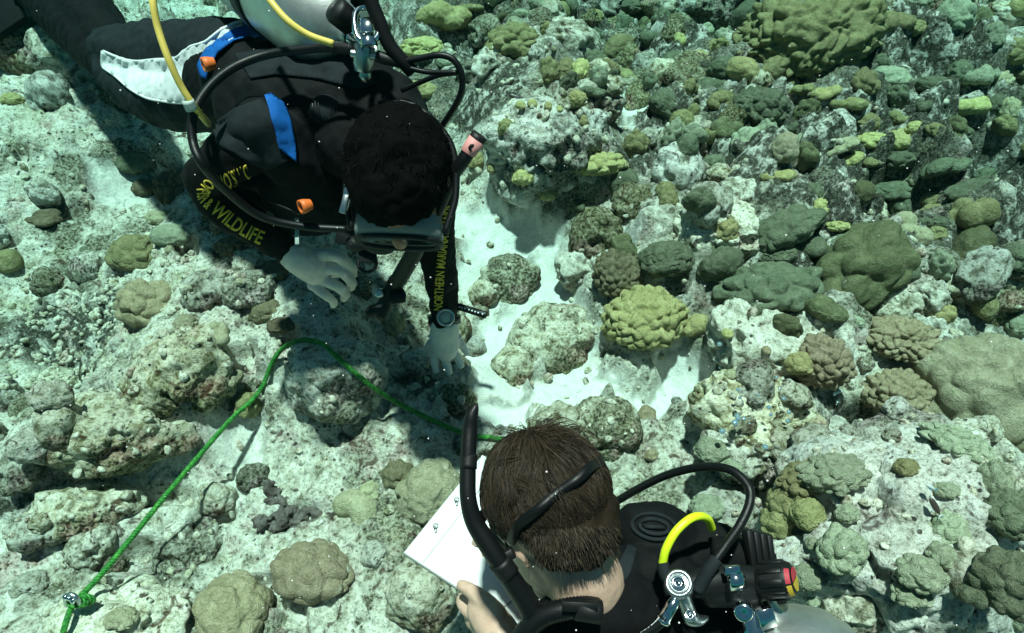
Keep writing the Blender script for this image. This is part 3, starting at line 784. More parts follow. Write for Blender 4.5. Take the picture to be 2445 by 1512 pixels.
def tube_verts(C, r, seg=12, cap=True):
    C = np.asarray(C, float); r = np.broadcast_to(np.asarray(r, float), (len(C),))
    T, N, B = frames(C)
    a = np.linspace(0, 2 * math.pi, seg, endpoint=False)
    V = (C[:, None] + r[:, None, None] * (np.cos(a)[None, :, None] * N[:, None] + np.sin(a)[None, :, None] * B[:, None])).reshape(-1, 3)
    n = len(C); i = np.arange(n - 1)[:, None] * seg; j = np.arange(seg)[None]
    F = np.stack([i + j, i + (j + 1) % seg, i + seg + (j + 1) % seg, i + seg + j], 2).reshape(-1, 4)
    if cap:
        V = np.vstack([V, C[0], C[-1]]); a0, a1 = n * seg, n * seg + 1; j = np.arange(seg)
        F = np.vstack([F, np.stack([j, np.full(seg, a0), np.full(seg, a0), (j + 1) % seg], 1)[:, [0, 1, 1, 3]] * 0 + np.stack([(j + 1) % seg, j, np.full(seg, a0), np.full(seg, a0)], 1),
                       np.stack([(n - 1) * seg + j, (n - 1) * seg + (j + 1) % seg, np.full(seg, a1), np.full(seg, a1)], 1)])
    return V, F

def mesh_any(name, V, F):
    """faces may hold repeated corners (caps): build through from_pydata"""
    me = bpy.data.meshes.new(name)
    fs = []
    for f in F:
        g = []
        for k in f:
            if not g or g[-1] != int(k): g.append(int(k))
        if g[0] == g[-1]: g.pop()
        fs.append(g)
    me.from_pydata([tuple(v) for v in V], [], fs); me.update()
    me.polygons.foreach_set("use_smooth", np.ones(len(me.polygons), bool))
    return me

def join(name, parts):
    Vs, Fs, k = [], [], 0
    for V, F in parts:
        V = np.asarray(V); F = np.asarray(F)
        if F.shape[1] == 3: F = np.hstack([F, F[:, 2:3]])
        Vs.append(V); Fs.append(F + k); k += len(V)
    return mesh_any(name, np.vstack(Vs), np.vstack(Fs))

def px_path(pts, n=10):
    """[(px,py,depth)] -> smooth world path"""
    return catmull(np.array([at(*p) for p in pts]), n)

def hose(name, pts, rpx, mat, parent, n=10, seg=12, ribs=0.0):
    C = px_path([p[:3] for p in pts], n)
    dm = float(np.mean([p[2] for p in pts])); r = np.full(len(C), rpx * dm / F0)
    if ribs: r = r * (1 + ribs * np.cos(np.arange(len(C)) * math.pi))
    return obj(name, mesh_any(name, *tube_verts(C, r, seg)), mat, parent)

def lathe(c, axis, prof, seg=24):
    """prof: [(along, radius)] turned about axis from c"""
    ax = Vector(axis).normalized(); q = ax.to_track_quat('Z', 'Y').to_matrix()
    a = np.linspace(0, 2 * math.pi, seg, endpoint=False); V = []
    for z, r in prof:
        V += [np.array(q @ Vector((r * math.cos(t), r * math.sin(t), z))) + np.asarray(c) for t in a]
    n = len(prof); F = []
    for i in range(n - 1):
        for j in range(seg):
            F.append([i * seg + j, i * seg + (j + 1) % seg, (i + 1) * seg + (j + 1) % seg, (i + 1) * seg + j])
    return np.array(V), np.array(F)

def box_verts(c, ax, h):
    """oriented box, slightly bevelled: centre, axes (columns), half sizes"""
    ax = np.asarray(ax, float); V = []; b = .12 * min(h)
    pts = []
    for s in (-1, 1):
        for t in (-1, 1):
            for u in (-1, 1):
                pts += [((s * (h[0] - b)), (t * (h[1] - b)), u * h[2]), (s * (h[0] - b), t * h[1], u * (h[2] - b)), (s * h[0], t * (h[1] - b), u * (h[2] - b))]
    bm = bmesh.new()
    for p in pts: bm.verts.new(p)
    bmesh.ops.convex_hull(bm, input=bm.verts)
    bm.verts.ensure_lookup_table(); bm.verts.index_update()
    V = np.array([v.co[:] for v in bm.verts]) @ ax.T + np.asarray(c)
    F = np.array([[v.index for v in f.verts] + ([f.verts[-1].index] if len(f.verts) == 3 else []) for f in bm.faces])
    bm.free()
    return V, F

def cast(bv, px, py, dref):
    d = Vector(ray(px, py)); r_ = bv.ray_cast(Vector(CAM), d)
    if r_[0] is not None: return np.array(r_[0]), np.array(r_[1])
    q = bv.find_nearest(Vector(at(px, py, dref)))
    return np.array(q[0]), np.array(q[1])

def patch(name, poly, bv, mat, parent, off=.0015, dref=1.2, thick=.002, cuts=4, wav=0.0):
    """a cloth piece with this picture outline, laid on a body's surface"""
    bm = bmesh.new()
    vs = [bm.verts.new((p[0], -p[1], 0)) for p in poly]
    bm.faces.new(vs)
    bmesh.ops.triangulate(bm, faces=bm.faces[:])
    for _ in range(cuts):
        es = [e for e in bm.edges if e.calc_length() > 9]
        if not es: break
        bmesh.ops.subdivide_edges(bm, edges=es, cuts=1)
        bmesh.ops.triangulate(bm, faces=[f for f in bm.faces if len(f.verts) > 3])
    for v in bm.verts:
        px, py = v.co.x, -v.co.y
        p, n = cast(bv, px, py, dref)
        tc = (CAM - p); tc /= np.linalg.norm(tc)
        v.co = Vector(p + (n * .5 + tc * .5) * (off + wav * (1 + math.sin(px * .33 + py * .1))))
    bmesh.ops.recalc_face_normals(bm, faces=bm.faces[:])
    if sum((f.normal.dot(Vector(CAM) - f.calc_center_median()) for f in bm.faces)) < 0:
        bmesh.ops.reverse_faces(bm, faces=bm.faces[:])
    me = bpy.data.meshes.new(name); bm.to_mesh(me); bm.free()
    me.polygons.foreach_set("use_smooth", np.ones(len(me.polygons), bool))
    o = obj(name, me, mat, parent)
    m = o.modifiers.new("thickness", 'SOLIDIFY'); m.thickness = thick; m.offset = 1
    return o

def lettering(name, text, path, hpx, bv, mat, parent, off=.003, dref=1.2, shear=0.0):
    """text laid along a picture path onto a surface; path gives the baseline"""
    cu = bpy.data.curves.new(name, 'FONT'); cu.body = text; cu.size = 1; cu.resolution_u = 3; cu.fill_mode = 'FRONT'; cu.offset = .018
    o = bpy.data.objects.new("tmp", cu); COL.objects.link(o)
    dg = bpy.context.evaluated_depsgraph_get()
    me = bpy.data.meshes.new_from_object(o.evaluated_get(dg)); me.name = name
    bpy.data.objects.remove(o); bpy.data.curves.remove(cu)
    co = np.array([v.co[:] for v in me.vertices]); x0, x1 = co[:, 0].min(), co[:, 0].max(); y1 = co[:, 1].max()
    C = catmull(np.array(path, float), 12); L = np.concatenate([[0], np.cumsum(np.linalg.norm(np.diff(C, axis=0), axis=1))])
    for v in me.vertices:
        s = (v.co.x - x0) / (x1 - x0) * L[-1]; k = min(len(L) - 2, max(0, np.searchsorted(L, s) - 1))
        t = (s - L[k]) / (L[k + 1] - L[k]); q = C[k] * (1 - t) + C[k + 1] * t
        dr = C[min(k + 3, len(C) - 1)] - C[max(0, k - 3)]; dr /= np.linalg.norm(dr)
        up = np.array([dr[1], -dr[0]])
        q = q + up * hpx * (v.co.y / y1) + dr * shear * hpx * v.co.y / y1
        p, n = cast(bv, q[0], q[1], dref); tc = CAM - p; tc /= np.linalg.norm(tc)
        v.co = Vector(p + tc * off)
    me.update()
    o = obj(name, me, mat, parent)
    m = o.modifiers.new("thickness", 'SOLIDIFY'); m.thickness = .0008; m.offset = 0
    return o

def view_axes(r, u):
    """orthonormal axes (columns) from picture-space directions (right, up, into the picture)"""
    B = np.stack([RGT, UPV, FWD], 1)
    a = B @ np.asarray(r, float); a /= np.linalg.norm(a)
    b = B @ np.asarray(u, float); b -= a * (a @ b); b /= np.linalg.norm(b)
    return np.stack([a, b, np.cross(a, b)], 1)

def hair(name, roots, mat, parent, seed=1, width=.0009, seg=5):
    """roots: [(point, [direction per step], step)] -> tapered triangular strands in one mesh"""
    V, F, S = [], [], []; k = 0; rs = np.random.RandomState(seed)
    for p, path in roots:
        n = len(path); sh = rs.rand()
        T = np.gradient(path, axis=0); T /= np.linalg.norm(T, axis=1)[:, None] + 1e-9
        a = np.cross(T, rs.normal(0, 1, 3)); a /= np.linalg.norm(a, axis=1)[:, None] + 1e-9
        b = np.cross(T, a); w = width * (1 - .8 * (np.arange(n) / (n - 1)) ** 2)[:, None]
        for t in (0, 2.1, 4.2):
            V.append(path + w * (a * math.cos(t) + b * math.sin(t)))
        for i in range(n - 1):
            for q in range(3):
                q2 = (q + 1) % 3
                F.append([k + q * n + i, k + q2 * n + i, k + q2 * n + i + 1, k + q * n + i + 1])
        S += [sh] * (3 * n); k += 3 * n
    me = mesh_np(name, np.vstack(V), np.array(F))
    at_ = me.attributes.new("strand", 'FLOAT', 'POINT'); at_.data.foreach_set("value", np.array(S, np.float32))
    return obj(name, me, mat, parent)

# ---------------------------------------------------------------- materials of the divers and their gear
def fabric(name, c, rough=.85, bump=.0008, bscale=900, fold=.004, var=.25):
    s = NT(name); co = s.coord(); s.set(Roughness=rough); s.b.inputs["Specular IOR Level"].default_value = .10
    n = s.noise(co, 40, 5, .6)
    s.col(s.ramp(n, [(.3, tuple(x * (1 - var) for x in c)), (.7, tuple(min(1, x * (1 + var)) for x in c))]))
    b = s.bump(s.noise(co, 16, 3, .5, .6), fold, .6) if fold else None
    s.nrm(s.bump(s.noise(co, bscale, 2, .5), bump, .6, b)); return s.m
M_NEO = fabric("black_neoprene", (.0055, .0055, .006), .75)
M_VEST = fabric("black_nylon", (.0055, .006, .0065), .7, fold=.006)
M_GREYP = fabric("charcoal_nylon", (.015, .018, .021), .75, fold=.006)
M_BLUE = fabric("blue_webbing", (.010, .10, .36), .6, fold=.003)
M_WHITE = fabric("white_panel_cloth", (.62, .63, .63), .8, fold=.010, var=.08)
M_PIPE = plain("white_piping", (.75, .75, .75), .6)
M_COTTON = fabric("white_knit_cotton", (.88, .72, .65), .95, bump=.0022, bscale=480, fold=.005, var=.14)
M_COTTON2 = fabric("clean_white_knit", (.84, .76, .72), .95, bump=.002, bscale=480, fold=.004, var=.08)
M_RED = fabric("red_cuff_thread", (.35, .015, .03), .9)
M_RUBBER = plain("black_rubber", (.005, .005, .0055), .42, spec=.3, bump=.0006, bscale=500)
M_MATTE = plain("matte_black_plastic", (.007, .007, .0075), .5, spec=.3, bump=.0004, bscale=700)
M_YHOSE = plain("yellow_hose", (.72, .55, .12), .45, var=.06)
M_NEON = plain("neon_yellow_hose", (.72, .88, .02), .4)
M_CHROME = plain("chrome", (.70, .72, .73), .12, 1.0)
M_SATIN = plain("satin_steel", (.52, .54, .55), .34, 1.0, bump=.0005, bscale=400, var=.12)
M_TANK = plain("brushed_aluminium", (.52, .52, .50), .42, .85, bump=.0006, bscale=220, var=.18)
M_ORANGE = plain("orange_silicone", (.75, .16, .03), .5)
M_PINK = plain("pink_band", (.70, .28, .27), .6)
M_YTEXT = plain("yellow_print", (.62, .46, .04), .7)
M_WTEXT = plain("white_print", (.75, .75, .75), .6)
M_SKIN = None
def skin(name, c1, c2):
    s = NT(name); co = s.coord()
    n = s.noise(co, 60, 5, .6)
    s.col(s.ramp(n, [(.3, c1), (.7, c2)])); s.set(Roughness=.5)
    s.b.inputs["Subsurface Weight"].default_value = .12; s.b.inputs["Subsurface Radius"].default_value = (.008, .004, .002)
    s.b.inputs["Specular IOR Level"].default_value = .35
    s.nrm(s.bump(s.noise(co, 500, 3, .6), .0006, .5, s.bump(s.noise(co, 110, 3, .5), .0012, .4))); return s.m
M_SKIN = skin("fair_skin", (.52, .33, .25), (.64, .43, .33))
M_SKIN2 = skin("brown_skin", (.25, .12, .075), (.34, .17, .11))
def hair_mat(name, lo, hi, spec=.35):
    s = NT(name); a_ = s.n("ShaderNodeAttribute", attribute_name="strand").outputs["Fac"]
    s.col(s.ramp(a_, [(0, lo), (1, hi)])); s.set(Roughness=.5); s.b.inputs["Specular IOR Level"].default_value = spec
    return s.m
M_HAIRB = hair_mat("brown_hair", (.010, .0075, .0055), (.070, .049, .031), .22)
M_HAIRA = hair_mat("black_hair", (.002, .0018, .0018), (.009, .006, .005), .06)
M_UNDERB = plain("brown_hair_root", (.02, .013, .008), .8, spec=.1, bump=.002, bscale=300)
M_UNDERA = plain("black_hair_root", (.003, .0027, .0027), .8, spec=.03, bump=.002, bscale=300)
M_SILI = NT("clear_silicone"); M_SILI.set(Roughness=.25, IOR=1.2); M_SILI.b.inputs["Transmission Weight"].default_value = .55; M_SILI.col((.50, .53, .53)); M_SILI = M_SILI.m
M_LENS = NT("mask_glass"); M_LENS.set(Roughness=.03, IOR=1.1); M_LENS.b.inputs["Transmission Weight"].default_value = 1.0; M_LENS.col((.9, .95, .95)); M_LENS = M_LENS.m
M_PALE = plain("pale_green_strap", (.42, .50, .46), .6)
# ================================================================ THE REACHING DIVER (far, face down)
NEAR = "diver"
A = empty("person", "diver in black vest and wetsuit leaning down with one gloved hand on the rock", "person", at(760, 300, 1.3))
armR = [(640, 320, 1.16, 74), (540, 385, 1.17, 62), (490, 432, 1.21, 49), (540, 492, 1.25, 51), (610, 545, 1.29, 46), (682, 592, 1.345, 35)]
armL = [(960, 330, 1.20, 74), (1025, 430, 1.29, 56), (1041, 540, 1.38, 46), (1045, 610, 1.44, 45), (1057, 700, 1.53, 37), (1061, 770, 1.60, 29)]
legR = [(520, 170, 1.50, 92), (400, 145, 1.62, 78), (290, 122, 1.74, 56), (205, 25, 1.96, 66), (110, -60, 2.2, 60), (0, -150, 2.4, 36)]
legL = [(500, 215, 1.50, 80), (390, 225, 1.58, 66), (290, 172, 1.70, 50), (205, 90, 1.9, 62), (100, -20, 2.15, 62), (-20, -110, 2.4, 36)]
def slim(pts, k): return [(a, b, d, r * k) for a, b, d, r in pts]
HA = view_axes((-.97, .05, .1), (.04, .18, -.98))                # columns: his right side, crown, face
HA[:, 2] = np.cross(HA[:, 0], HA[:, 1])
if HA[:, 2] @ UPV > 0: HA[:, 2] *= -1
hcA = at(952, 412, 1.10)
def in_head(hc, ax, s, u, f): return hc + ax @ np.array([s, u, f])
headA = ell(hcA, HA, (.074, .084, .096)) + ell(in_head(hcA, HA, 0, -.06, .035), HA, (.058, .075, .062)) + ell(in_head(hcA, HA, 0, -.115, .06), HA, (.035, .03, .035)) \
    + ell(in_head(hcA, HA, 0, -.045, .10), HA, (.013, .026, .016)) + ell(in_head(hcA, HA, 0, -.085, .088), HA, (.024, .009, .014)) \
    + ell(in_head(hcA, HA, .035, -.02, .082), HA, (.015, .011, .013)) + ell(in_head(hcA, HA, -.035, -.02, .082), HA, (.015, .011, .013)) \
    + ell(in_head(hcA, HA, .076, -.035, -.005), HA, (.010, .032, .020)) + ell(in_head(hcA, HA, -.076, -.035, -.005), HA, (.010, .032, .020))
torso = blob(790, 300, 1.27, 160, 120, 90) + blob(680, 250, 1.33, 150, 110, 85) + blob(560, 200, 1.43, 120, 100, 85)
neckA = chain([(900, 380, 1.17, 68), (850, 340, 1.2, 80)])
bodyA = headA + blob(829, 404, 1.10, 11, 31, 15, -8) + blob(833, 428, 1.105, 9, 12, 10) + neckA + [(c, M * .86) for c, M in torso] + chain(slim(armR, .82)) + chain(slim(armL, .82)) + chain(slim(legR, .78)) + chain(slim(legL, .78))
obj("body", voxel("body", bodyA, .006, 3), M_SKIN2, A)
def wrinkle(co): return .0028 * fbm(co * np.array([30, 30, 30]), 3, 77) + .0015 * vnoise(co * 90, 5)
suit_me = voxel("wetsuit", torso + chain([(875, 365, 1.185, 74), (840, 340, 1.2, 90)]) + chain(armR) + chain(armL) + chain(slim(legR, .96)) + chain(slim(legL, .96)), .006, 4, wrinkle)
suit = obj("wetsuit", suit_me, M_NEO, A)
shorts_me = voxel("shorts", chain([(560, 150, 1.46, 100), (420, 140, 1.58, 86), (300, 128, 1.71, 66), (275, 125, 1.74, 60)]) +
                  chain([(540, 220, 1.47, 88), (400, 236, 1.57, 74), (300, 190, 1.69, 56), (275, 170, 1.72, 48)]), .006, 5,
                  lambda co: .006 * fbm(co * 20, 3, 12) + .002 * vnoise(co * 60, 4))
shorts = obj("shorts", shorts_me, M_GREYP, A)
bvS = bvh_of(shorts_me)
top = [(246, 122), (280, 136), (320, 146), (370, 142), (420, 138), (455, 112), (490, 100), (530, 70), (580, 52), (612, 47)]
bot = [(600, 66), (556, 92), (520, 124), (496, 165), (486, 215), (464, 240), (430, 246), (390, 242), (350, 234), (310, 212), (275, 182), (246, 162)]
o = patch("side_panel", top + bot, bvS, M_WHITE, A, .003, 1.6, .003, 5, .002)
for path in (top, list(reversed(bot))):
    C = catmull(np.array([cast(bvS, x, y, 1.6)[0] + (CAM - cast(bvS, x, y, 1.6)[0]) * .006 for x, y in path]), 5)
    obj("piping", mesh_any("piping", *tube_verts(C, .0028, 6)), M_PIPE, o)
# vest with its wing
vest_me = voxel("vest", blob(770, 235, 1.20, 205, 118, 70, 4) + blob(880, 265, 1.19, 138, 112, 62) + blob(650, 240, 1.25, 140, 120, 70) + blob(600, 180, 1.33, 125, 85, 60)
                + blob(930, 300, 1.18, 105, 100, 52) + blob(625, 435, 1.34, 105, 75, 50) + blob(600, 400, 1.27, 60, 60, 50) + chain([(620, 300, 1.14, 70), (700, 380, 1.20, 70), (760, 440, 1.27, 75), (820, 500, 1.30, 58)])
                + chain([(960, 310, 1.18, 78), (1000, 400, 1.24, 70), (985, 490, 1.30, 56)]) + chain([(700, 440, 1.28, 85), (760, 500, 1.31, 60), (700, 520, 1.31, 40)]), .006, 5,
                lambda co: .005 * fbm(co * 14, 3, 31) + .002 * fbm(co * 45, 2, 32))
vest = obj("vest", vest_me, M_VEST, A)
bvV = bvh_of(vest_me, suit_me)
bvAll = bvh_of(vest_me, suit_me, shorts_me)
patch("shoulder_panel", [(500, 300), (560, 262), (620, 240), (650, 258), (672, 330), (688, 385), (640, 405), (590, 385), (530, 350)], bvV, M_GREYP, vest, .003, 1.15)
patch("shoulder_strap", [(632, 236), (650, 228), (668, 238), (690, 290), (702, 340), (706, 386), (694, 378), (664, 352), (654, 310)], bvV, M_BLUE, vest, .008, 1.15, .003)
patch("waist_band", [(486, 185), (478, 160), (492, 128), (520, 98), (560, 74), (610, 60), (650, 62), (700, 72), (690, 92), (610, 90), (560, 104), (525, 130), (508, 160), (498, 190)], bvAll, M_BLUE, vest, .008, 1.4, .004)
patch("head_pad", [(868, 292), (890, 272), (925, 275), (950, 300), (900, 305)], bvV, M_BLUE, vest, .006, 1.15)
patch("back_panel", [(560, 130), (640, 118), (800, 124), (850, 150), (900, 200), (860, 215), (760, 190), (660, 180), (600, 190)], bvV, M_GREYP, vest, .003, 1.2)
# dump valve: a grooved disc
c, n = cast(bvV, 778, 264, 1.15); n = (n + (CAM - c)); n /= np.linalg.norm(n)
dv = obj("dump_valve", mesh_any("dump_valve", *lathe(c - n * .004, n, [(0, .026), (.008, .026), (.011, .024), (.012, 0)], 32)), M_GREYP, vest)
q = np.array(Vector(n).to_track_quat('Z', 'Y').to_matrix()); parts = []
for k in (-4, -3, -2, 2, 3, 4):
    xx = k * .0048; L = math.sqrt(.0225 ** 2 - xx ** 2)
    parts.append(box_verts(c + n * .0088 + q @ np.array([xx, 0, 0]), q, (.0013, L, .0012)))
obj("valve_slots", join("valve_slots", parts), M_RUBBER, dv)
# printing on the sleeves
bvW = bvh_of(suit_me)
L1 = lettering("sleeve_print", "NORTHERN MARIANA ISLANDS", [(1056, 742), (1062, 640), (1071, 560), (1082, 492)], 21, bvW, M_YTEXT, suit, .003, 1.5)
lettering("sleeve_print", "WILDLIFE", [(500, 504), (540, 538), (580, 564), (620, 584)], 33, bvW, M_YTEXT, suit, .004, 1.25)
lettering("sleeve_print", "FISH &", [(470, 452), (474, 478), (494, 500)], 28, bvW, M_YTEXT, suit, .004, 1.25)
lettering("sleeve_print", "OF", [(492, 426), (476, 446)], 30, bvW, M_YTEXT, suit, .005, 1.2)
lettering("sleeve_print", "DIVISION", [(588, 394), (556, 408), (516, 424)], 38, bvW, M_YTEXT, suit, .006, 1.2)
# gloves
gR = voxel("glove", chain([(688, 598, 1.345, 33), (718, 618, 1.355, 41), (746, 636, 1.37, 41), (760, 646, 1.38, 34)]) +
           chain([(766, 608, 1.355, 16), (806, 612, 1.345, 15), (836, 636, 1.37, 13), (842, 654, 1.41, 11)]) +
           chain([(778, 640, 1.37, 15), (812, 648, 1.36, 14), (838, 672, 1.385, 12), (838, 686, 1.43, 10)]) +
           chain([(770, 670, 1.38, 13), (802, 682, 1.375, 13), (824, 702, 1.40, 11), (820, 712, 1.44, 9)]) +
           chain([(746, 680, 1.39, 13), (776, 704, 1.385, 12), (796, 720, 1.405, 10), (796, 728, 1.43, 8)]) +
           chain([(740, 640, 1.42, 20), (790, 648, 1.46, 17), (825, 646, 1.47, 14), (842, 640, 1.47, 11)]), .0022, 2, lambda co: .0010 * fbm(co * 60, 3, 8))
g = obj("glove", gR, M_COTTON, A); g["label"] = "dusty off white knit glove with red cuff edge"
C = np.array([at(688 + 40 * math.sin(t) * .45 - 6, 598 + 34 * math.cos(t), 1.345 - .020 * math.sin(t)) for t in np.linspace(0, 2 * math.pi, 33)])
obj("cuff_edge", mesh_any("cuff_edge", *tube_verts(C, .0035, 8)), M_RED, g)
gL = voxel("glove", chain([(1062, 776, 1.600, 33), (1062, 800, 1.630, 36), (1063, 822, 1.65, 35), (1064, 832, 1.66, 30)]) +
           chain([(1038, 838, 1.665, 11), (1036, 862, 1.68, 10), (1041, 884, 1.69, 8.5)]) + chain([(1060, 846, 1.67, 11), (1066, 868, 1.68, 10), (1072, 888, 1.69, 8.5)]) +
           chain([(1080, 836, 1.67, 11), (1092, 854, 1.68, 10), (1100, 872, 1.69, 8.5)]) + chain([(1088, 812, 1.66, 12), (1104, 826, 1.675, 10), (1114, 842, 1.69, 8.5)]) +
           chain([(1040, 812, 1.67, 14), (1024, 828, 1.69, 11), (1020, 846, 1.71, 9)]), .0018, 1, lambda co: .0008 * fbm(co * 60, 3, 9))
g = obj("glove", gL, M_COTTON2, A); g["label"] = "clean white knit glove spread on the rock"
C = np.array([at(1062 + 39 * math.cos(t), 803 + 8 * math.sin(t), 1.635 - .024 * math.sin(t)) for t in np.linspace(0, 2 * math.pi, 33)])
obj("cuff_edge", mesh_any("cuff_edge", *tube_verts(C, .0022, 8)), M_COTTON2, g)
# hair
scalp = voxel("hair", ell(in_head(hcA, HA, 0, .012, -.010), HA, (.084, .088, .098)) + ell(in_head(hcA, HA, 0, -.035, -.040), HA, (.078, .075, .066)) + ell(in_head(hcA, HA, 0, .022, .030), HA, (.074, .066, .066)), .005, 2, lambda co: .006 * fbm(co * 45, 3, 5))
hA = obj("hair", scalp, M_UNDERA, A)
rs = np.random.RandomState(4); roots = []
for _ in range(1100):
    d = rs.normal(0, 1, 3); d /= np.linalg.norm(d)
    if d[2] > .75 or d[1] < -.45: continue
    p = in_head(hcA, HA, *(d * np.array([.082, .086, .096]) + np.array([0, .012, -.01])))
    nrm_ = HA @ d; fl = HA @ np.array([d[0] * .3, -.2, .5 + .3 * d[2]]) + rs.normal(0, .25, 3)
    L = rs.uniform(.010, .017); pts = [p]
    for i in range(5):
        v = nrm_ * (.14 - .05 * i) + fl * (.6 + .2 * i); v /= np.linalg.norm(v); pts.append(pts[-1] + v * L / 5)
    roots.append((p, np.array(pts)))
hair("hair_strands", roots, M_HAIRA, hA, 2, .0007)
# fin at the far left
fin = obj("fin", join("fin", [box_verts(at(-70, -20, 2.25), view_axes((.8, .55, 0), (-.5, .7, .3)), (.13, .26, .012)), tube_verts(px_path([(40, -120, 2.3), (10, -60, 2.3), (-30, -20, 2.28)]), .06, 12)]), M_NEO, A)
obj("fin_stripe", join("fin_stripe", [box_verts(at(-6, 58, 2.2), view_axes((.8, .55, 0), (-.5, .7, .3)), (.055, .045, .012))]), M_BLUE, fin)
# orange mouthpieces, strap end
def cup(px, py, d, rpx, axis_view, parent, name="orange_toggle", L=1.6):
    k = d / F0; ax = np.stack([RGT, UPV, FWD], 1) @ np.array(axis_view, float); r = rpx * k
    V = lathe(at(px, py, d), ax, [(0, r * .75), (r * L * .6, r), (r * L, r * 1.02), (r * L, r * .7), (r * L * .45, r * .6), (r * L * .45, 0)], 20)
    return obj(name, mesh_any(name, *V), M_ORANGE, parent)
cup(512, 150, 1.22, 17, (-.8, -.35, -.45), vest)
cup(742, 488, 1.18, 17, (-.75, -.35, -.55), vest)
hose("cord", [(640, 480, 1.2), (690, 500, 1.19), (712, 512, 1.2), (722, 500, 1.18)], 2.2, M_MATTE, vest, 8, 6)
obj("strap_end", join("strap_end", [box_verts(at(709, 552, 1.22), view_axes((1, .05, 0), (-.08, 1, .1)), (.0035, .024, .0012))]), M_PALE, vest)
# chest strap and ring hanging under him
st = obj("chest_strap", join("chest_strap", [box_verts(at(877, 598, 1.30), view_axes((1, .05, .2), (0, 1, .2)), (.017, .024, .0025)), box_verts(at(862, 572, 1.29), view_axes((1, -.25, 0), (.2, 1, 0)), (.045, .018, .012))]), M_MATTE, vest)
C = np.array([at(877 + 22 * math.cos(t), 626 + (24 if math.sin(t) > 0 else 4) * math.sin(t), 1.30) for t in np.linspace(0, 2 * math.pi, 41)])
obj("ring", mesh_any("ring", *tube_verts(C, .0034, 8)), M_MATTE, st)
lettering("strap_print", "river", [(858, 600), (894, 599)], 7, bvh_of(st.data), M_GREYP, st, .001, 1.3)

# ---------------------------------------------------------------- mask and snorkel
mk = empty("dive_mask", "dark framed dive mask with pale skirt on the downward looking face", "mask", at(915, 540, 1.16))
fr = in_head(hcA, HA, 0, -.035, .125)
def oval(c, ax, a, b, n=48, e=2.6):
    t = np.linspace(0, 2 * math.pi, n)
    return np.array([c + ax @ np.array([a * np.sign(math.cos(x)) * abs(math.cos(x)) ** (2 / e), b * np.sign(math.sin(x)) * abs(math.sin(x)) ** (2 / e), 0]) for x in t])
rim0 = oval(in_head(hcA, HA, 0, -.030, .066), HA, .068, .042); rim1 = oval(in_head(hcA, HA, 0, -.042, .104), HA, .069, .034)
rimm = oval(in_head(hcA, HA, 0, -.037, .090), HA, .071, .041)
V = np.vstack([rim0, rimm, rim1]); n = len(rim0); i = np.arange(n - 1)
F = np.vstack([np.stack([i, i + 1, i + 1 + n, i + n], 1), np.stack([i + n, i + 1 + n, i + 1 + 2 * n, i + 2 * n], 1)])
o = obj("skirt", mesh_any("skirt", V, F), M_SILI, mk); m = o.modifiers.new("t", 'SOLIDIFY'); m.thickness = .002
fo = obj("frame", mesh_any("frame", *tube_verts(rim1, .0055, 10, False)), M_MATTE, mk)
lens = [(rim1.mean(0), None)]
Vl = np.vstack([rim1 * .999 + .001 * rim1.mean(0), rim1.mean(0)[None]]); Fl = np.stack([i, i + 1, np.full(n - 1, n), np.full(n - 1, n)], 1)
obj("lens", mesh_any("lens", Vl, Fl), M_LENS, mk)
bvF = bvh_of(fo.data)
lp, ln = cast(bvF, 917, 573, 1.16)
lg = obj("badge", mesh_any("badge", *lathe(lp, (CAM - lp), [(-.002, .0085), (.0025, .0085), (.003, 0)], 24)), M_WTEXT, fo)
for v in lg.data.vertices:
    dv_ = np.array(v.co) - lp; v.co = Vector(lp + dv_ - UPV * (dv_ @ UPV) * .5 + RGT * (dv_ @ RGT) * .15)
lettering("badge_print", "HOG", [(905, 577), (929, 577)], 9, bvh_of(lg.data), M_MATTE, fo, .0008, 1.16)
C = catmull(np.array([in_head(hcA, HA, .078, -.03, .09), in_head(hcA, HA, .092, -.02, .02), in_head(hcA, HA, .075, .0, -.06), in_head(hcA, HA, 0, .02, -.112), in_head(hcA, HA, -.075, .0, -.06), in_head(hcA, HA, -.092, -.02, .02), in_head(hcA, HA, -.078, -.03, .09)]), 8)
T, N, B = frames(C); parts = []
o = obj("strap", mesh_any("strap", *tube_verts(C, .006, 8)), M_RUBBER, mk)
sb = obj("buckle", join("buckle", [box_verts(at(826, 478, 1.10), view_axes((.25, 1, 0), (-1, .25, 0)), (.022, .005, .006)), box_verts(at(832, 452, 1.10), view_axes((.1, 1, 0), (-1, .1, 0)), (.010, .006, .007))]), M_SATIN, mk)
snA = empty("snorkel", "black snorkel with pink band beside the reaching diver's head", "snorkel", at(1090, 400, 1.12))
C = px_path([(1010, 560, 1.17), (1040, 510, 1.15), (1075, 430, 1.12), (1105, 385, 1.10), (1122, 358, 1.095)], 8)
obj("tube", mesh_any("tube", *tube_verts(C, .0115, 16)), M_RUBBER, snA)
k = 1.09 / F0; axv = at(1146, 322, 1.085) - at(1117, 366, 1.095); Ls = np.linalg.norm(axv)
bd = obj("band", mesh_any("band", *lathe(at(1117, 366, 1.095), axv, [(0, .0125), (.001, .0132), (Ls * .75, .0138), (Ls * .76, .0125)], 24)), M_PINK, snA)
obj("tip", mesh_any("tip", *lathe(at(1117, 366, 1.095) + axv * .75, axv, [(0, .0138), (Ls * .25, .0138), (Ls * .25, .011), (Ls * .02, .010), (Ls * .02, 0)], 24)), M_MATTE, snA)
bvb = bvh_of(bd.data)
patch("band_mark", [(1118, 352), (1124, 344), (1132, 344), (1129, 350), (1124, 352), (1127, 358), (1122, 362)], bvb, M_RUBBER, bd, .0006, 1.09, .0006, 1)

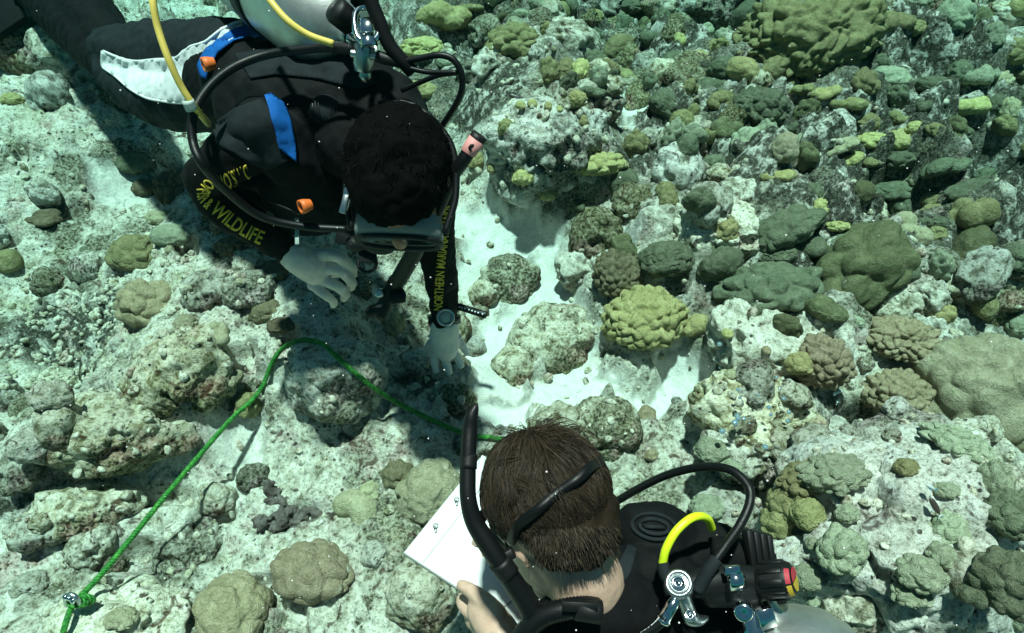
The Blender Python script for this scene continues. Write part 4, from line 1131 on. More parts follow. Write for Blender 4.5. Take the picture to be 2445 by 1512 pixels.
# ---------------------------------------------------------------- tank, first stage, hoses
tA = empty("scuba_tank", "silver scuba tank on the back of the reaching diver at the top edge", "tank", at(700, 20, 1.2))
a0, a1 = at(842, 88, 1.115), at(560, -105, 1.42); ax = a1 - a0; Lt = np.linalg.norm(ax)
obj("cylinder", mesh_any("cylinder", *lathe(a0, ax, [(-.005, .018), (.02, .019), (.03, .035), (.05, .062), (.08, .081), (.11, .089), (.15, .091), (.60, .091), (.62, .08)], 48)), M_TANK, tA)
obj("tank_band", mesh_any("tank_band", *lathe(a0 + ax / Lt * .26, ax, [(0, .090), (0, .0945), (.05, .0945), (.05, .090)], 48)), M_MATTE, tA)
kn = view_axes((-.6, .5, -.5), (.5, .6, 0))
va = obj("valve", join("valve", [lathe(a0 - ax / Lt * .03, ax, [(0, .0), (0, .014), (.035, .016)], 20), tube_verts(px_path([(855, 78, 1.09), (835, 55, 1.08)]), .012, 12)]), M_CHROME, tA)
kd = kn[:, 0]; prof = [(-.022, 0), (-.022, .015), (-.018, .020), (.012, .021), (.018, .018), (.02, 0)]
V, F = lathe(at(818, 38, 1.065), at(800, 22, 1.055) - at(838, 55, 1.08), prof, 36)
ccn = at(818, 38, 1.065)
obj("knob", mesh_any("knob", V, F), M_MATTE, va)
rA = empty("regulator", "chrome first stage regulator with black hoses behind the reaching diver's neck", "regulator", at(872, 90, 1.06))
yk = view_axes((1, .12, 0), (-.1, 1, .15)); yc = at(876, 58, 1.045)
C = oval(yc, yk, .0185, .029, 40, 2.6)
o = obj("yoke", join("yoke", [tube_verts(C, .0055, 10, False), box_verts(yc + yk[:, 2] * -.0 + yk[:, 1] * -.004, yk, (.009, .012, .007)), lathe(yc + yk[:, 1] * -.03, -yk[:, 1], [(-.004, .012), (.006, .014), (.01, .012)], 16)]), M_CHROME, rA)
obj("yoke_screw", join("yoke_screw", [lathe(yc + yk[:, 1] * .03, yk[:, 1], [(0, .008), (.008, .008), (.008, .022), (.03, .022), (.034, .018), (.034, 0)], 10)]), M_MATTE, rA)
fs0, fs1 = at(870, 112, 1.06), at(866, 164, 1.075)
obj("first_stage", join("first_stage", [lathe(fs0, fs1 - fs0, [(-.008, .0), (-.008, .0135), (0, .0155), (.026, .0155), (.030, .0135), (.036, .0135), (.038, .010), (.038, 0)], 24), lathe(at(872, 178, 1.08), fs1 - fs0, [(-.006, .008), (.004, .010), (.012, .004), (.012, 0)], 12),
     tube_verts(px_path([(860, 130, 1.06), (838, 128, 1.06)]), .0065, 10), tube_verts(px_path([(885, 132, 1.06), (900, 134, 1.06)]), .0065, 10)]), M_SATIN, rA)
hose("hose", [(842, 118, 1.06), (790, 114, 1.07), (740, 117, 1.08), (640, 130, 1.09), (560, 160, 1.08), (500, 208, 1.07), (463, 270, 1.06), (460, 335, 1.06), (485, 395, 1.06), (540, 455, 1.12), (620, 515, 1.18), (720, 540, 1.21), (830, 548, 1.22)], 10.5, M_RUBBER, rA)
hose("hose", [(898, 136, 1.06), (940, 150, 1.06), (1000, 140, 1.05), (1050, 132, 1.04), (1085, 145, 1.04), (1104, 185, 1.05), (1098, 230, 1.07), (1070, 280, 1.1), (1035, 328, 1.14)], 7.8, M_RUBBER, rA)
hose("hose", [(900, 142, 1.07), (960, 158, 1.06), (1020, 172, 1.06), (1090, 174, 1.05), (1040, 182, 1.08), (960, 216, 1.12)], 6.5, M_RUBBER, rA)
hose("strap", [(880, -10, 1.03), (905, 50, 1.04), (930, 108, 1.05), (965, 150, 1.06), (985, 172, 1.07)], 17, M_VEST, rA)
hose("boot", [(900, 134, 1.06), (925, 142, 1.06), (955, 148, 1.06)], 14, M_MATTE, rA)
hose("boot", [(840, 118, 1.06), (815, 115, 1.065), (795, 114, 1.07)], 14, M_MATTE, rA)
obj("second_stage", voxel("second_stage", blob(905, 585, 1.23, 42, 24, 26, -8) + blob(850, 582, 1.24, 26, 20, 20), .003, 2), M_MATTE, rA)
hose("octopus_hose", [(364, -40, .98), (366, 10, .98), (378, 70, .99), (402, 140, 1.0), (432, 205, 1.02), (462, 252, 1.04), (480, 275, 1.08), (498, 297, 1.16)], 8.2, M_YHOSE, rA)
hose("octopus_hose", [(600, -60, 1.05), (640, -5, 1.03), (685, 48, 1.03), (735, 83, 1.04), (796, 105, 1.05)], 8.4, M_YHOSE, rA)
hose("hose_sleeve", [(448, 240, 1.03), (458, 262, 1.04)], 14, M_PALE, rA, 4)
inf = empty("inflator", "black inflator mouthpiece hanging below the reaching diver's mask", "inflator", at(935, 690, 1.38))
hose("corrugated_hose", [(1000, 560, 1.26), (990, 600, 1.29), (968, 640, 1.33), (945, 680, 1.37)], 20, M_RUBBER, inf, 12, 16, .06)
hx = view_axes((.36, .93, 0), (-.93, .36, 0))
obj("handset", voxel("handset", chain([(945, 672, 1.37, 19), (925, 712, 1.385, 19), (912, 750, 1.39, 17)]) + chain([(915, 735, 1.385, 15), (890, 742, 1.385, 15), (884, 746, 1.385, 14)]) + chain([(930, 700, 1.385, 17), (955, 706, 1.385, 16)]), .003, 2), M_MATTE, inf)
obj("grip_barrel", join("grip_barrel", [lathe(at(948, 708, 1.37) , RGT + .15 * UPV, [(-.012 + .003 * q, .0135 + .0012 * (q % 2)) for q in range(10)] + [(.018, 0)], 20)]), M_GREYP, inf)
obj("button", mesh_any("button", *lathe(at(906, 700, 1.365), -FWD - .3 * RGT, [(-.004, .0095), (.005, .0095), (.007, .007), (.007, 0)], 20)), M_SATIN, inf)
obj("coupling", join("coupling", [tube_verts(px_path([(975, 650, 1.35), (966, 672, 1.36), (958, 692, 1.37)], 4), [.0048] * 9 , 10), lathe(at(972, 655, 1.35), at(962, 682, 1.36) - at(972, 655, 1.35), [(0, .006), (.004, .0075), (.010, .0075), (.012, .006)], 12)]), M_CHROME, inf)
# wrist computer
wc = empty("dive_watch", "round dive watch with pale dial on the stretched arm's wrist", "watch", at(1063, 762, 1.565))
c = at(1064, 758, 1.525); n = at(1064, 752, 1.46) - c; n /= np.linalg.norm(n); n = n + .35 * np.array([0, -.2, .0])
ca = obj("case", mesh_any("case", *lathe(c, n, [(-.006, .019), (.006, .0205), (.009, .019), (.0092, .0155), (.006, .0145), (.006, 0)], 36)), M_SATIN, wc)
M_DIAL = plain("pale_dial", (.62, .60, .50), .4, var=.2)
obj("dial", mesh_any("dial", *lathe(c, n, [(.0065, .0145), (.0068, .0144), (.0069, 0)], 30)), M_DIAL, ca)
C = np.array([at(1061 + 37 * math.cos(t), 762 + 5 * math.sin(t), 1.605 - .038 * math.sin(t)) for t in np.linspace(0, 2 * math.pi, 33)])
def ribbon(C, up, w, th):
    T = np.gradient(C, axis=0); T /= np.linalg.norm(T, axis=1)[:, None]
    U = up - T * (T @ up)[:, None]; U /= np.linalg.norm(U, axis=1)[:, None]; N = np.cross(T, U)
    V = np.vstack([C + U * w + N * th, C - U * w + N * th, C - U * w - N * th, C + U * w - N * th]); n = len(C); i = np.arange(n - 1); F = []
    for a in range(4):
        b = (a + 1) % 4; F.append(np.stack([a * n + i, a * n + i + 1, b * n + i + 1, b * n + i], 1))
    F.append(np.array([[0, n, 2 * n, 3 * n], [n - 1, 4 * n - 1, 3 * n - 1, 2 * n - 1]]))
    return V, np.vstack(F)
armax = at(1061, 780, 1.615) - at(1059, 740, 1.575); armax /= np.linalg.norm(armax)
sl = px_path([(1082, 730, 1.565), (1100, 734, 1.560), (1120, 740, 1.560), (1142, 747, 1.565), (1162, 753, 1.565)], 6)
ss = obj("strap", join("strap", [ribbon(C, armax, .010, .0022), ribbon(sl, UPV + .2 * RGT, .0082, .0018)]), M_RUBBER, wc)
parts = []
for t in np.linspace(.22, .88, 8):
    p = sl[int(t * (len(sl) - 1))]; parts.append(lathe(p - FWD * .0004, -FWD, [(0, .0021), (.0022, .0021), (.0023, 0)], 8))
obj("strap_holes", join("strap_holes", parts), M_WTEXT, ss)
# ================================================================ THE WRITING DIVER (near, seen from behind)
B = empty("person", "brown haired diver in black wetsuit writing on a white slate", "person", at(1500, 1400, .9))
HB = view_axes((.80, .32, .51), (-.37, .84, .05))              # columns: his right side, crown, then face
if HB[:, 2] @ FWD < 0: HB[:, 2] *= -1
hcB = at(1303, 1188, .85)
def hb(s, u, f): return hcB + HB @ np.array([s, u, f])
headB = ell(hcB, HB, (.073, .081, .090)) + ell(hb(0, -.055, .030), HB, (.056, .080, .066)) + ell(hb(0, -.115, .066), HB, (.034, .030, .034)) \
    + ell(hb(0, -.045, .104), HB, (.012, .024, .016)) + ell(hb(0, -.085, .090), HB, (.024, .009, .014)) + ell(hb(0, -.03, .085), HB, (.05, .010, .012))
earB = blob(1240, 1318, .815, 13, 38, 12, 40) + blob(1228, 1303, .812, 11, 20, 8, 50) + blob(1256, 1344, .82, 10, 15, 9, 38)
neckB = chain([(1335, 1265, .855, 98), (1370, 1330, .848, 96), (1400, 1392, .86, 92), (1425, 1445, .90, 82)])
arm1 = [(1330, 1540, .86, 92), (1270, 1620, .88, 60), (1235, 1600, .90, 40), (1222, 1560, .91, 32)]
arm2 = [(1600, 1330, 1.0, 70), (1500, 1330, 1.10, 48), (1400, 1320, 1.09, 40), (1290, 1302, 1.04, 30), (1240, 1300, 1.03, 24)]
torsoB = blob(1500, 1470, .93, 175, 110, 110) + blob(1620, 1400, .96, 130, 110, 90) + blob(1480, 1620, .90, 200, 150, 120)
def handB():
    H = chain([(1222, 1560, .91, 34), (1196, 1515, .925, 46), (1165, 1475, .945, 43), (1150, 1456, .955, 36)])
    H += chain([(1186, 1462, .925, 24), (1150, 1430, .945, 21), (1122, 1410, .96, 18), (1103, 1398, .968, 14)])
    H += chain([(1145, 1470, .97, 20), (1118, 1456, .985, 18), (1104, 1436, 1.0, 16), (1112, 1418, 1.02, 13)])
    H += chain([(1158, 1492, .965, 20), (1130, 1486, .99, 18), (1122, 1470, 1.02, 15)])
    H += chain([(1172, 1512, .96, 19), (1146, 1512, .985, 17), (1142, 1500, 1.015, 14)])
    H += chain([(1188, 1530, .955, 17), (1164, 1534, .98, 15), (1162, 1524, 1.005, 12)])
    return H
def handB2():
    H = chain([(1240, 1300, 1.03, 26), (1212, 1296, 1.035, 30), (1190, 1290, 1.04, 24)])
    H += chain([(1195, 1280, 1.03, 14), (1162, 1282, 1.035, 13), (1140, 1292, 1.05, 11), (1130, 1302, 1.065, 9)])
    H += chain([(1192, 1298, 1.045, 13), (1162, 1304, 1.055, 12), (1146, 1314, 1.07, 9)])
    H += chain([(1195, 1312, 1.05, 13), (1172, 1320, 1.065, 11), (1160, 1324, 1.08, 9)])
    H += chain([(1205, 1322, 1.055, 12), (1186, 1332, 1.07, 10)]) + chain([(1206, 1278, 1.025, 14), (1176, 1270, 1.03, 12), (1150, 1282, 1.045, 10)])
    return H
obj("body", voxel("body", headB + earB + neckB + [(c, M * .88) for c, M in torsoB] + chain([(a, b, d, r * .85) for a, b, d, r in arm1]) + chain([(a, b, d, r * .85) for a, b, d, r in arm2]) + handB() + handB2(), .0034, 2, lambda co: .0006 * fbm(co * 70, 3, 9)), M_SKIN, B)
suitB_me = voxel("wetsuit", torsoB + chain([(1428, 1462, .872, 104), (1462, 1440, .885, 108), (1495, 1470, .90, 125)]) + chain(arm1[:3] + [(1228, 1585, .905, 40)]) + chain(arm2[:4]), .005, 4, lambda co: .003 * fbm(co * 26, 3, 15))
suitB = obj("wetsuit", suitB_me, M_NEO, B)
# collar band round the neck
C = np.array([at(1405 + 92 * math.cos(t) * .82 - 0 * t, 1388 + 92 * math.sin(t) * .62 - 48 * math.cos(t), .885 - .055 * math.sin(t + .5)) for t in np.linspace(0, 2 * math.pi, 49)])
vestB_me = voxel("vest", blob(1565, 1272, .94, 102, 78, 62, -12) + blob(1650, 1320, .95, 110, 84, 70) + blob(1715, 1340, .94, 78, 96, 60) + blob(1560, 1400, .91, 130, 100, 80) + blob(1680, 1450, .93, 150, 110, 90) + blob(1810, 1440, .95, 70, 95, 60)
                  + chain([(1330, 1470, .85, 48), (1300, 1520, .85, 60), (1320, 1600, .85, 90)]) + chain([(1470, 1370, .895, 60), (1440, 1430, .87, 60), (1400, 1490, .85, 80)]), .005, 5, lambda co: .004 * fbm(co * 18, 3, 41) + .0015 * fbm(co * 60, 2, 42))
vestB = obj("vest", vestB_me, M_VEST, B)
bvB = bvh_of(vestB_me, suitB_me)
# raised oval emblem on the shoulder
em = [at(0, 0, 1)]
for rx, ry, nm in ((52, 30, "emblem_rim"), (34, 17, "emblem_rim")):
    C = []
    for t in np.linspace(0, 2 * math.pi, 41):
        p, n = cast(bvB, 1562 + rx * math.cos(t) , 1258 + ry * math.sin(t) + .12 * rx * math.cos(t), .9); C.append(p + n * .001)
    obj(nm, mesh_any(nm, *tube_verts(np.array(C), .0028, 8, False)), M_GREYP, vestB)
patch("emblem_bar", [(1535, 1252), (1585, 1256), (1588, 1264), (1538, 1261)], bvB, M_GREYP, vestB, .001, .9, .002, 2)
patch("collar_panel", [(1478, 1345), (1500, 1300), (1520, 1310), (1505, 1370), (1460, 1440), (1440, 1432)], bvB, M_GREYP, suitB, .001, .9, .0015, 3)
# hair: underlying cap and strands
capB = voxel("hair", ell(hb(0, .008, -.006), HB, (.0745, .081, .090)) + ell(hb(0, -.032, -.038), HB, (.063, .060, .053)), .004, 3, lambda co: .004 * fbm(co * 50, 3, 5))
bm = bmesh.new(); bm.from_mesh(capB)                              # hairline: clear of the ears, the face and the nape
kill = []
for v_ in bm.verts:
    q = HB.T @ (np.array(v_.co) - hcB)
    if q[1] < -.088 or (q[1] < -.034 and abs(q[0]) > .056 and q[2] > -.028) or (q[2] > .050 and q[1] < .045) or (q[1] < -.045 and q[2] > .012): kill.append(v_)
bmesh.ops.delete(bm, geom=kill, context='VERTS'); bm.to_mesh(capB); bm.free()
hB = obj("hair", capB, M_UNDERB, B)
rs = np.random.RandomState(11); roots = []
whorl = np.array([.10, 1.0, -.10]); whorl /= np.linalg.norm(whorl)
bvCap = bvh_of(capB); ER = np.array([.0745, .081, .090]); EC = np.array([0, .008, -.006])
clump = rs.normal(0, 1, (420, 3)); clump /= np.linalg.norm(clump, axis=1)[:, None]; cdir = rs.normal(0, .34, (420, 3)); clen = rs.uniform(.7, 1.4, 420); clift = rs.uniform(0, 1, 420) ** 2
for _ in range(13000):
    d = rs.normal(0, 1, 3); d /= np.linalg.norm(d)
    if d[2] > .66 and d[1] < .50: continue
    if d[1] < -.86 + rs.normal(0, .06) or (d[1] < -.40 and d[2] > .10): continue
    ci = int(np.argmax(clump @ d))
    if abs(d[0]) > .80 and d[1] < -.30 and d[2] > -.30: continue
    loc = EC + d * ER * .985
    away = d - whorl * (d @ whorl); away /= np.linalg.norm(away) + 1e-6
    top = float(sstep(-.55, .35, d[1]))
    fl = away + np.array([.12, -.55, .22]) + cdir[ci] * (.5 + .7 * top) + rs.normal(0, .09, 3)
    L = (.006 + .036 * top) * clen[ci] * rs.uniform(.75, 1.15)
    rise = -.012 + .024 * float(sstep(-.9, -.2, d[1])) + .035 * top * clift[ci] + abs(rs.normal(0, .012))
    tuft = d[1] > .62 and d[0] > -.15 and rs.rand() < .10
    pts = []; q = loc.copy(); n7 = 7
    for i in range(n7 + 1):
        t_ = i / n7; e = (q - EC) / ER; en = np.linalg.norm(e)
        want = .99 - .13 * float(sstep(-.35, -1.0, d[1]) if False else sstep(.35, 1.0, -d[1])) + (rise + (.16 if tuft else 0)) * math.sin(min(1.0, t_ * 1.3) * math.pi * .62)
        e = e / en * want; q = EC + e * ER
        pts.append(hcB + HB @ q)
        nn = e / want; tg = fl - nn * (fl @ nn); tg /= np.linalg.norm(tg) + 1e-6
        fl = fl + cdir[ci] * .10 * math.sin(3 * t_ + ci)
        q = q + tg * L / n7
    roots.append((pts[0], np.array(pts)))
hair("hair_strands", roots, M_HAIRB, hB, 3, .00042)
rs2 = np.random.RandomState(5); roots = []
for _ in range(1500):                                                # short clipped nape
    px, py = rs2.uniform(1250, 1475), rs2.uniform(1255, 1375)
    if py > 1352 - .0022 * (px - 1360) ** 2 * (1 if px < 1360 else 1.2) + rs2.normal(0, 9): continue
    q = BVHTree.ray_cast(bvCap, Vector(CAM), Vector(ray(px, py)))
    if q[0] is None: continue
    p = np.array(q[0]); n = np.array(q[1]); v = n * .45 - UPV * .8 + RGT * .25 + rs2.normal(0, .12, 3); v /= np.linalg.norm(v); L = rs2.uniform(.006, .013)
    roots.append((p, np.array([p + v * L * t for t in (0, .34, .67, 1)])))
if roots: hair("nape_hair", roots, M_HAIRB, hB, 4, .0005)

# ---------------------------------------------------------------- mask strap, snorkel, slate
mB = empty("dive_mask", "black mask strap round the back of the brown haired head", "mask", at(1330, 1190, .8))
bvH = bvh_of(capB)
def over_head(pts, off):
    return np.array([(lambda pn: pn[0] + pn[1] * off)(cast(bvH, x, y, .8)) for x, y in pts])
C1 = catmull(over_head([(1225, 1285), (1242, 1250), (1285, 1215), (1335, 1172), (1375, 1143), (1402, 1122), (1428, 1106), (1450, 1094)], .0055), 8)
parts = []
def strapmesh(C, w):
    T = np.gradient(C, axis=0); T /= np.linalg.norm(T, axis=1)[:, None]; N = C - hcB; N /= np.linalg.norm(N, axis=1)[:, None]; U = np.cross(T, N); U /= np.linalg.norm(U, axis=1)[:, None]
    V = np.vstack([C + U * w + N * .0015, C - U * w + N * .0015, C - U * w - N * .003, C + U * w - N * .003]); n = len(C); i = np.arange(n - 1); F = []
    for a in range(4):
        b = (a + 1) % 4; F.append(np.stack([a * n + i, a * n + i + 1, b * n + i + 1, b * n + i], 1))
    return V, np.vstack(F)
C2 = catmull(over_head([(1228, 1300), (1262, 1280), (1320, 1252), (1375, 1215), (1420, 1180), (1440, 1150)], .0065), 8)
sp = obj("strap", join("strap", [strapmesh(C1, .0056)]), M_RUBBER, mB)
obj("frame", mesh_any("frame", *tube_verts(np.array([hb(.058 * math.cos(t), -.028 + .034 * math.sin(t), .112) for t in np.linspace(0, 2 * math.pi, 41)]), .007, 8, False)), M_MATTE, mB)
obj("skirt", voxel("skirt", ell(hb(0, -.030, .082), HB, (.054, .036, .030)), .004, 2), M_RUBBER, mB)
obj("clip", join("clip", [box_verts(at(1222, 1296, .83), view_axes((1, .3, 0), (-.3, 1, 0)), (.008, .008, .006))]), M_MATTE, mB)

sB = empty("snorkel", "tall black snorkel curving up beside the brown haired head", "snorkel", at(1140, 1200, .8))
pts = [(1139, 963, .80, 2.5), (1134, 974, .80, 10), (1126, 994, .80, 16), (1122, 1024, .80, 18.5), (1119, 1070, .795, 18.5), (1117, 1130, .79, 19.5), (1118, 1190, .785, 20), (1132, 1245, .785, 22), (1165, 1300, .785, 24), (1195, 1345, .785, 23), (1225, 1390, .79, 25), (1252, 1430, .795, 27), (1276, 1470, .80, 29)]
Lp = catmull(np.array([(*at(a, b, d), r * d / F0) for a, b, d, r in pts]), 8)
V, F = tube_verts(Lp[:, :3], Lp[:, 3], 20)
obj("tube", mesh_any("tube", V, F), M_RUBBER, sB)
obj("sleeve", join("sleeve", [tube_verts(px_path([(1119, 1085, .795), (1118, 1120, .79)], 4), 19.5 * .79 / F0 * 1.07, 20)]), M_MATTE, sB)
obj("strap_keeper", join("strap_keeper", [tube_verts(px_path([(1192, 1340, .785), (1215, 1372, .788)], 4), 25.5 * .79 / F0 * 1.08, 20), box_verts(at(1205, 1330, .79), view_axes((1, .6, 0), (-.6, 1, 0)), (.012, .006, .006))]), M_MATTE, sB)
obj("second_stage", voxel("second_stage", blob(1290, 1385, .955, 36, 44, 34, 20) + blob(1258, 1352, .96, 26, 30, 24), .003, 2), M_MATTE, sB)

slA, slB, slC = at(962, 1321, 1.045), at(1240, 1503, .965), at(1108, 1190, 1.115)
u = slB - slA; u /= np.linalg.norm(u); v = slC - slA; v -= u * (u @ v); v /= np.linalg.norm(v); w = np.cross(u, v)
if w @ (CAM - slA) < 0: w = -w
LU, LV = .27, .215
sc_ = slA + u * LU / 2 + v * LV / 2
slate = empty("dive_slate", "white writing slate held under the brown haired diver's face", "slate", tuple(sc_))
M_SLATE = plain("white_slate", (.80, .80, .80), .55, bump=.0002, bscale=200)
M_SLEDGE = plain("grey_slate_back", (.28, .29, .27), .6)
ax3 = np.stack([u, v, w], 1)
obj("board", join("board", [box_verts(sc_ - w * .003, ax3, (LU / 2, LV / 2, .0026))]), M_SLEDGE, slate)
obj("sheet", join("sheet", [box_verts(sc_ + w * .0006, ax3, (LU / 2 - .0015, LV / 2 - .0015, .0008))]), M_SLATE, slate)
M_LINE = plain("grey_pencil_line", (.30, .29, .29), .8)
def on_slate(a, b, h=.0018): return slA + u * a + v * b + w * h
def sbar(a0, b0, a1, b1, wd, h=.0017):
    p0, p1 = on_slate(a0, b0, h), on_slate(a1, b1, h); d = p1 - p0; L = np.linalg.norm(d); d /= L
    return box_verts((p0 + p1) / 2, np.stack([d, np.cross(w, d), w], 1), (L / 2, wd, .0002))
obj("margin_line", join("margin_line", [sbar(.036, .003, .036, .21, .0006)]), M_LINE, slate)
obj("pencil_line", join("pencil_line", [sbar(.175, .012, .200, .09, .0012)]), M_LINE, slate)
for bb in (.062, .118):
    parts = []
    for q in (0, 1):
        C = np.array([on_slate(.016 + .0035 * math.cos(t + q) + .0035 * q, bb + .004 * math.sin(t) - .005 * q, .003 + .003 * math.sin(t * .5) ** 2) for t in np.linspace(0, 2 * math.pi, 25)])
        parts.append(tube_verts(C, .0005, 6))
    obj("wire_ring", join("wire_ring", parts), M_MATTE, slate)
pn = empty("pencil", "thin yellow pencil in the writing hand on the slate", "pencil", at(1160, 1310, 1.05))
obj("shaft", mesh_any("shaft", *tube_verts(px_path([(1152, 1330, 1.045), (1160, 1305, 1.035), (1178, 1262, 1.01)], 4), .0024, 8)), M_YHOSE, pn)

# ---------------------------------------------------------------- regulator and tank
rB = empty("regulator", "silver first stage with neon yellow and black hoses behind the writing diver's neck", "regulator", at(1640, 1400, .82))
hose("octopus_hose", [(1582, 1346, .83), (1590, 1312, .825), (1612, 1272, .825), (1642, 1243, .83), (1668, 1233, .84), (1690, 1240, .86), (1700, 1262, .88)], 10.2, M_NEON, rB)
hose("boot", [(1612, 1398, .82), (1590, 1376, .825), (1582, 1344, .83)], 15, M_GREYP, rB)
hose("hose", [(1430, 1228, 1.02), (1462, 1204, 1.0), (1530, 1164, .97), (1600, 1132, .93), (1680, 1115, .89), (1745, 1123, .86), (1785, 1160, .84), (1790, 1200, .83), (1768, 1252, .82), (1735, 1300, .815), (1700, 1350, .81), (1672, 1400, .81)], 10.5, M_RUBBER, rB)
hose("boot", [(1712, 1335, .808), (1690, 1365, .806), (1664, 1410, .808)], 16, M_GREYP, rB)
f0 = at(1620, 1392, .80)
nz = (CAM - f0); nz /= np.linalg.norm(nz); nz = nz + .25 * UPV - .1 * RGT; nz /= np.linalg.norm(nz)
fsB = obj("first_stage", join("first_stage", [lathe(f0 - nz * .012, nz, [(-.01, 0), (-.01, .0155), (.008, .0168), (.012, .0155), (.0125, .012), (.009, .011), (.009, 0)], 32)]), M_SATIN, rB)
obj("cap", join("cap", [lathe(f0 - nz * .003, nz, [(0, .0095), (.003, .009), (.003, .006), (.0015, .005), (.0015, .0025), (.003, .002), (.003, 0)], 24)]), M_CHROME, fsB)
obj("bracket", voxel("bracket", chain([(1626, 1415, .812, 21), (1638, 1446, .815, 19), (1648, 1474, .818, 19)]) + chain([(1648, 1476, .818, 19), (1668, 1482, .82, 14), (1686, 1476, .825, 8)]), .0022, 4), M_SATIN, rB)
obj("screw", join("screw", [lathe(at(1648, 1470, .80), nz, [(-.004, .007), (.002, .007), (.003, .0055), (.001, .004), (.001, .0025), (.003, .002), (.003, 0)], 20)]), M_CHROME, rB)
obj("hose_fitting", join("hose_fitting", [lathe(at(1612, 1432, .80), at(1584, 1482, .805) - at(1612, 1432, .80), [(-.003, 0), (-.003, .0055), (.004, .0065), (.005, .0075), (.012, .0075), (.026, .0075), (.027, .009), (.031, .009), (.032, 0)], 12)]), M_CHROME, rB)
hs = hose("gauge_hose", [(1590, 1472, .803), (1565, 1496, .805), (1520, 1528, .81), (1480, 1570, .82)], 13, M_RUBBER, rB)
lettering("hose_print", "MEETS EN250", [(1521, 1507), (1545, 1490), (1569, 1472)], 8, bvh_of(hs.data), M_WTEXT, hs, .0012, .80)
obj("yoke_block", voxel("yoke_block", chain([(1660, 1395, .825, 34), (1720, 1385, .83, 36), (1790, 1385, .835, 34)]) + chain([(1700, 1420, .83, 30), (1790, 1420, .835, 30)]), .003, 3), M_MATTE, rB)
hxp = at(1738, 1386, .802); hxq = at(1778, 1384, .804)
obj("hex_nut", join("hex_nut", [lathe(hxp, hxq - hxp, [(0, 0), (0, .0125), (.014, .0125), (.020, .006), (.022, 0)], 6), box_verts(at(1748, 1362, .80), view_axes((1, .1, 0), (-.1, 1, 0)), (.009, .005, .003))]), M_CHROME, rB)
tB = empty("scuba_tank", "silver scuba tank with black valve knob at the bottom edge", "tank", at(1880, 1500, .85))
t0, t1 = at(1800, 1476, .84), at(1905, 1700, .80); ax = t1 - t0
obj("cylinder", mesh_any("cylinder", *lathe(at(1822, 1462, .845), at(2000, 1790, .83) - at(1822, 1462, .845), [(-.012, .020), (.004, .021), (.010, .032), (.02, .050), (.036, .070), (.06, .085), (.09, .092), (.12, .093), (.40, .093)], 64)), M_TANK, tB)
C_ = at(1800, 1470, .825)
va = obj("valve", join("valve", [lathe(at(1800, 1500, .835), at(1790, 1440, .825) - at(1800, 1500, .835), [(-.01, .0), (-.01, .021), (.004, .022), (.008, .016), (.03, .015), (.032, 0)], 8), lathe(at(1775, 1462, .81), -FWD - .3 * RGT, [(-.02, .011), (0, .012), (.004, .010), (.004, .006), (.002, 0)], 24), box_verts(at(1825, 1470, .815), view_axes((1, .3, 0), (-.3, 1, 0)), (.010, .012, .010))]), M_CHROME, tB)
k0, k1 = at(1808, 1388, .83), at(1892, 1383, .81)
kb = obj("knob", mesh_any("knob", *lathe(k0, k1 - k0, [(-.008, 0), (-.008, .013), (0, .014), (.004, .0195), (.010, .0208), (.030, .0218), (.036, .0212), (.041, .019), (.043, .016), (.0435, 0)], 28)), M_MATTE, va)
parts = []
kd = k1 - k0; kd /= np.linalg.norm(kd); qm = np.array(Vector(kd).to_track_quat('Z', 'Y').to_matrix())
for i in range(9):
    t = i * 2 * math.pi / 9; d = qm @ np.array([math.cos(t), math.sin(t), 0]); parts.append(box_verts(k0 + kd * .021 + d * .0211, np.stack([np.cross(d, kd), kd, d], 1), (.0042, .013, .0022)))
obj("knob_grip", join("knob_grip", parts), M_RUBBER, kb)
M_STR = plain("red_sticker", (.42, .02, .04), .6); M_STY = plain("yellow_sticker", (.50, .34, .03), .6)
for mat, y0, sgn in ((M_STR, 1375, 1), (M_STY, 1393, -1)):
    fc = k1 + kd * .0
    a0 = qm @ np.array([1, 0, 0]); b0 = qm @ np.array([0, 1, 0])
    upd = UPV - kd * (UPV @ kd); upd /= np.linalg.norm(upd); sd = np.cross(kd, upd)
    if sd @ (CAM - k1) < 0: sd = -sd
    V_ = [k0 + kd * .0438 + upd * (.0012 * sgn), ] + [k0 + kd * .0442 + upd * sgn * (.0012 + .0125 * math.sin(t)) + sd * (.0135 * math.cos(t)) for t in np.linspace(0, math.pi, 17)]
    V_[0] = k0 + kd * .0442 + upd * (.0012 * sgn)
    # a sticker wrapped over the rim of the knob
    W_ = [k0 + kd * (.0425 - .006 * q) + (upd * sgn * math.sin(t) + sd * math.cos(t)) * (.0188 + .0016 * q) for q in (0, 1) for t in np.linspace(.06, .95, 9)]
    me_ = bpy.data.meshes.new("sticker"); n9 = len(V_)
    me_.from_pydata([tuple(p) for p in V_ + W_], [], [[0, i, i + 1] for i in range(1, 17)] + [[n9 + i, n9 + i + 1, n9 + 9 + i + 1, n9 + 9 + i] for i in range(8)]); me_.update()
    so = obj("sticker", me_, mat, kb); m = so.modifiers.new("t", 'SOLIDIFY'); m.thickness = .0008; m.offset = 0
hose("tank_boot", [(1700, 1330, .90), (1760, 1330, .90), (1830, 1360, .90)], 46, M_VEST, vestB, 6, 16)
obj("strap_stack", join("strap_stack", [box_verts(at(1790 + 16 * q, 1320 + 4 * q, .87), view_axes((1, .1, .2), (-.45, 1, 0)), (.0035, .030, .008)) for q in range(4)]), M_MATTE, vestB)
iB = empty("inflator", "black corrugated inflator hose at the bottom edge on the writing diver's shoulder", "inflator", at(1350, 1470, .8))
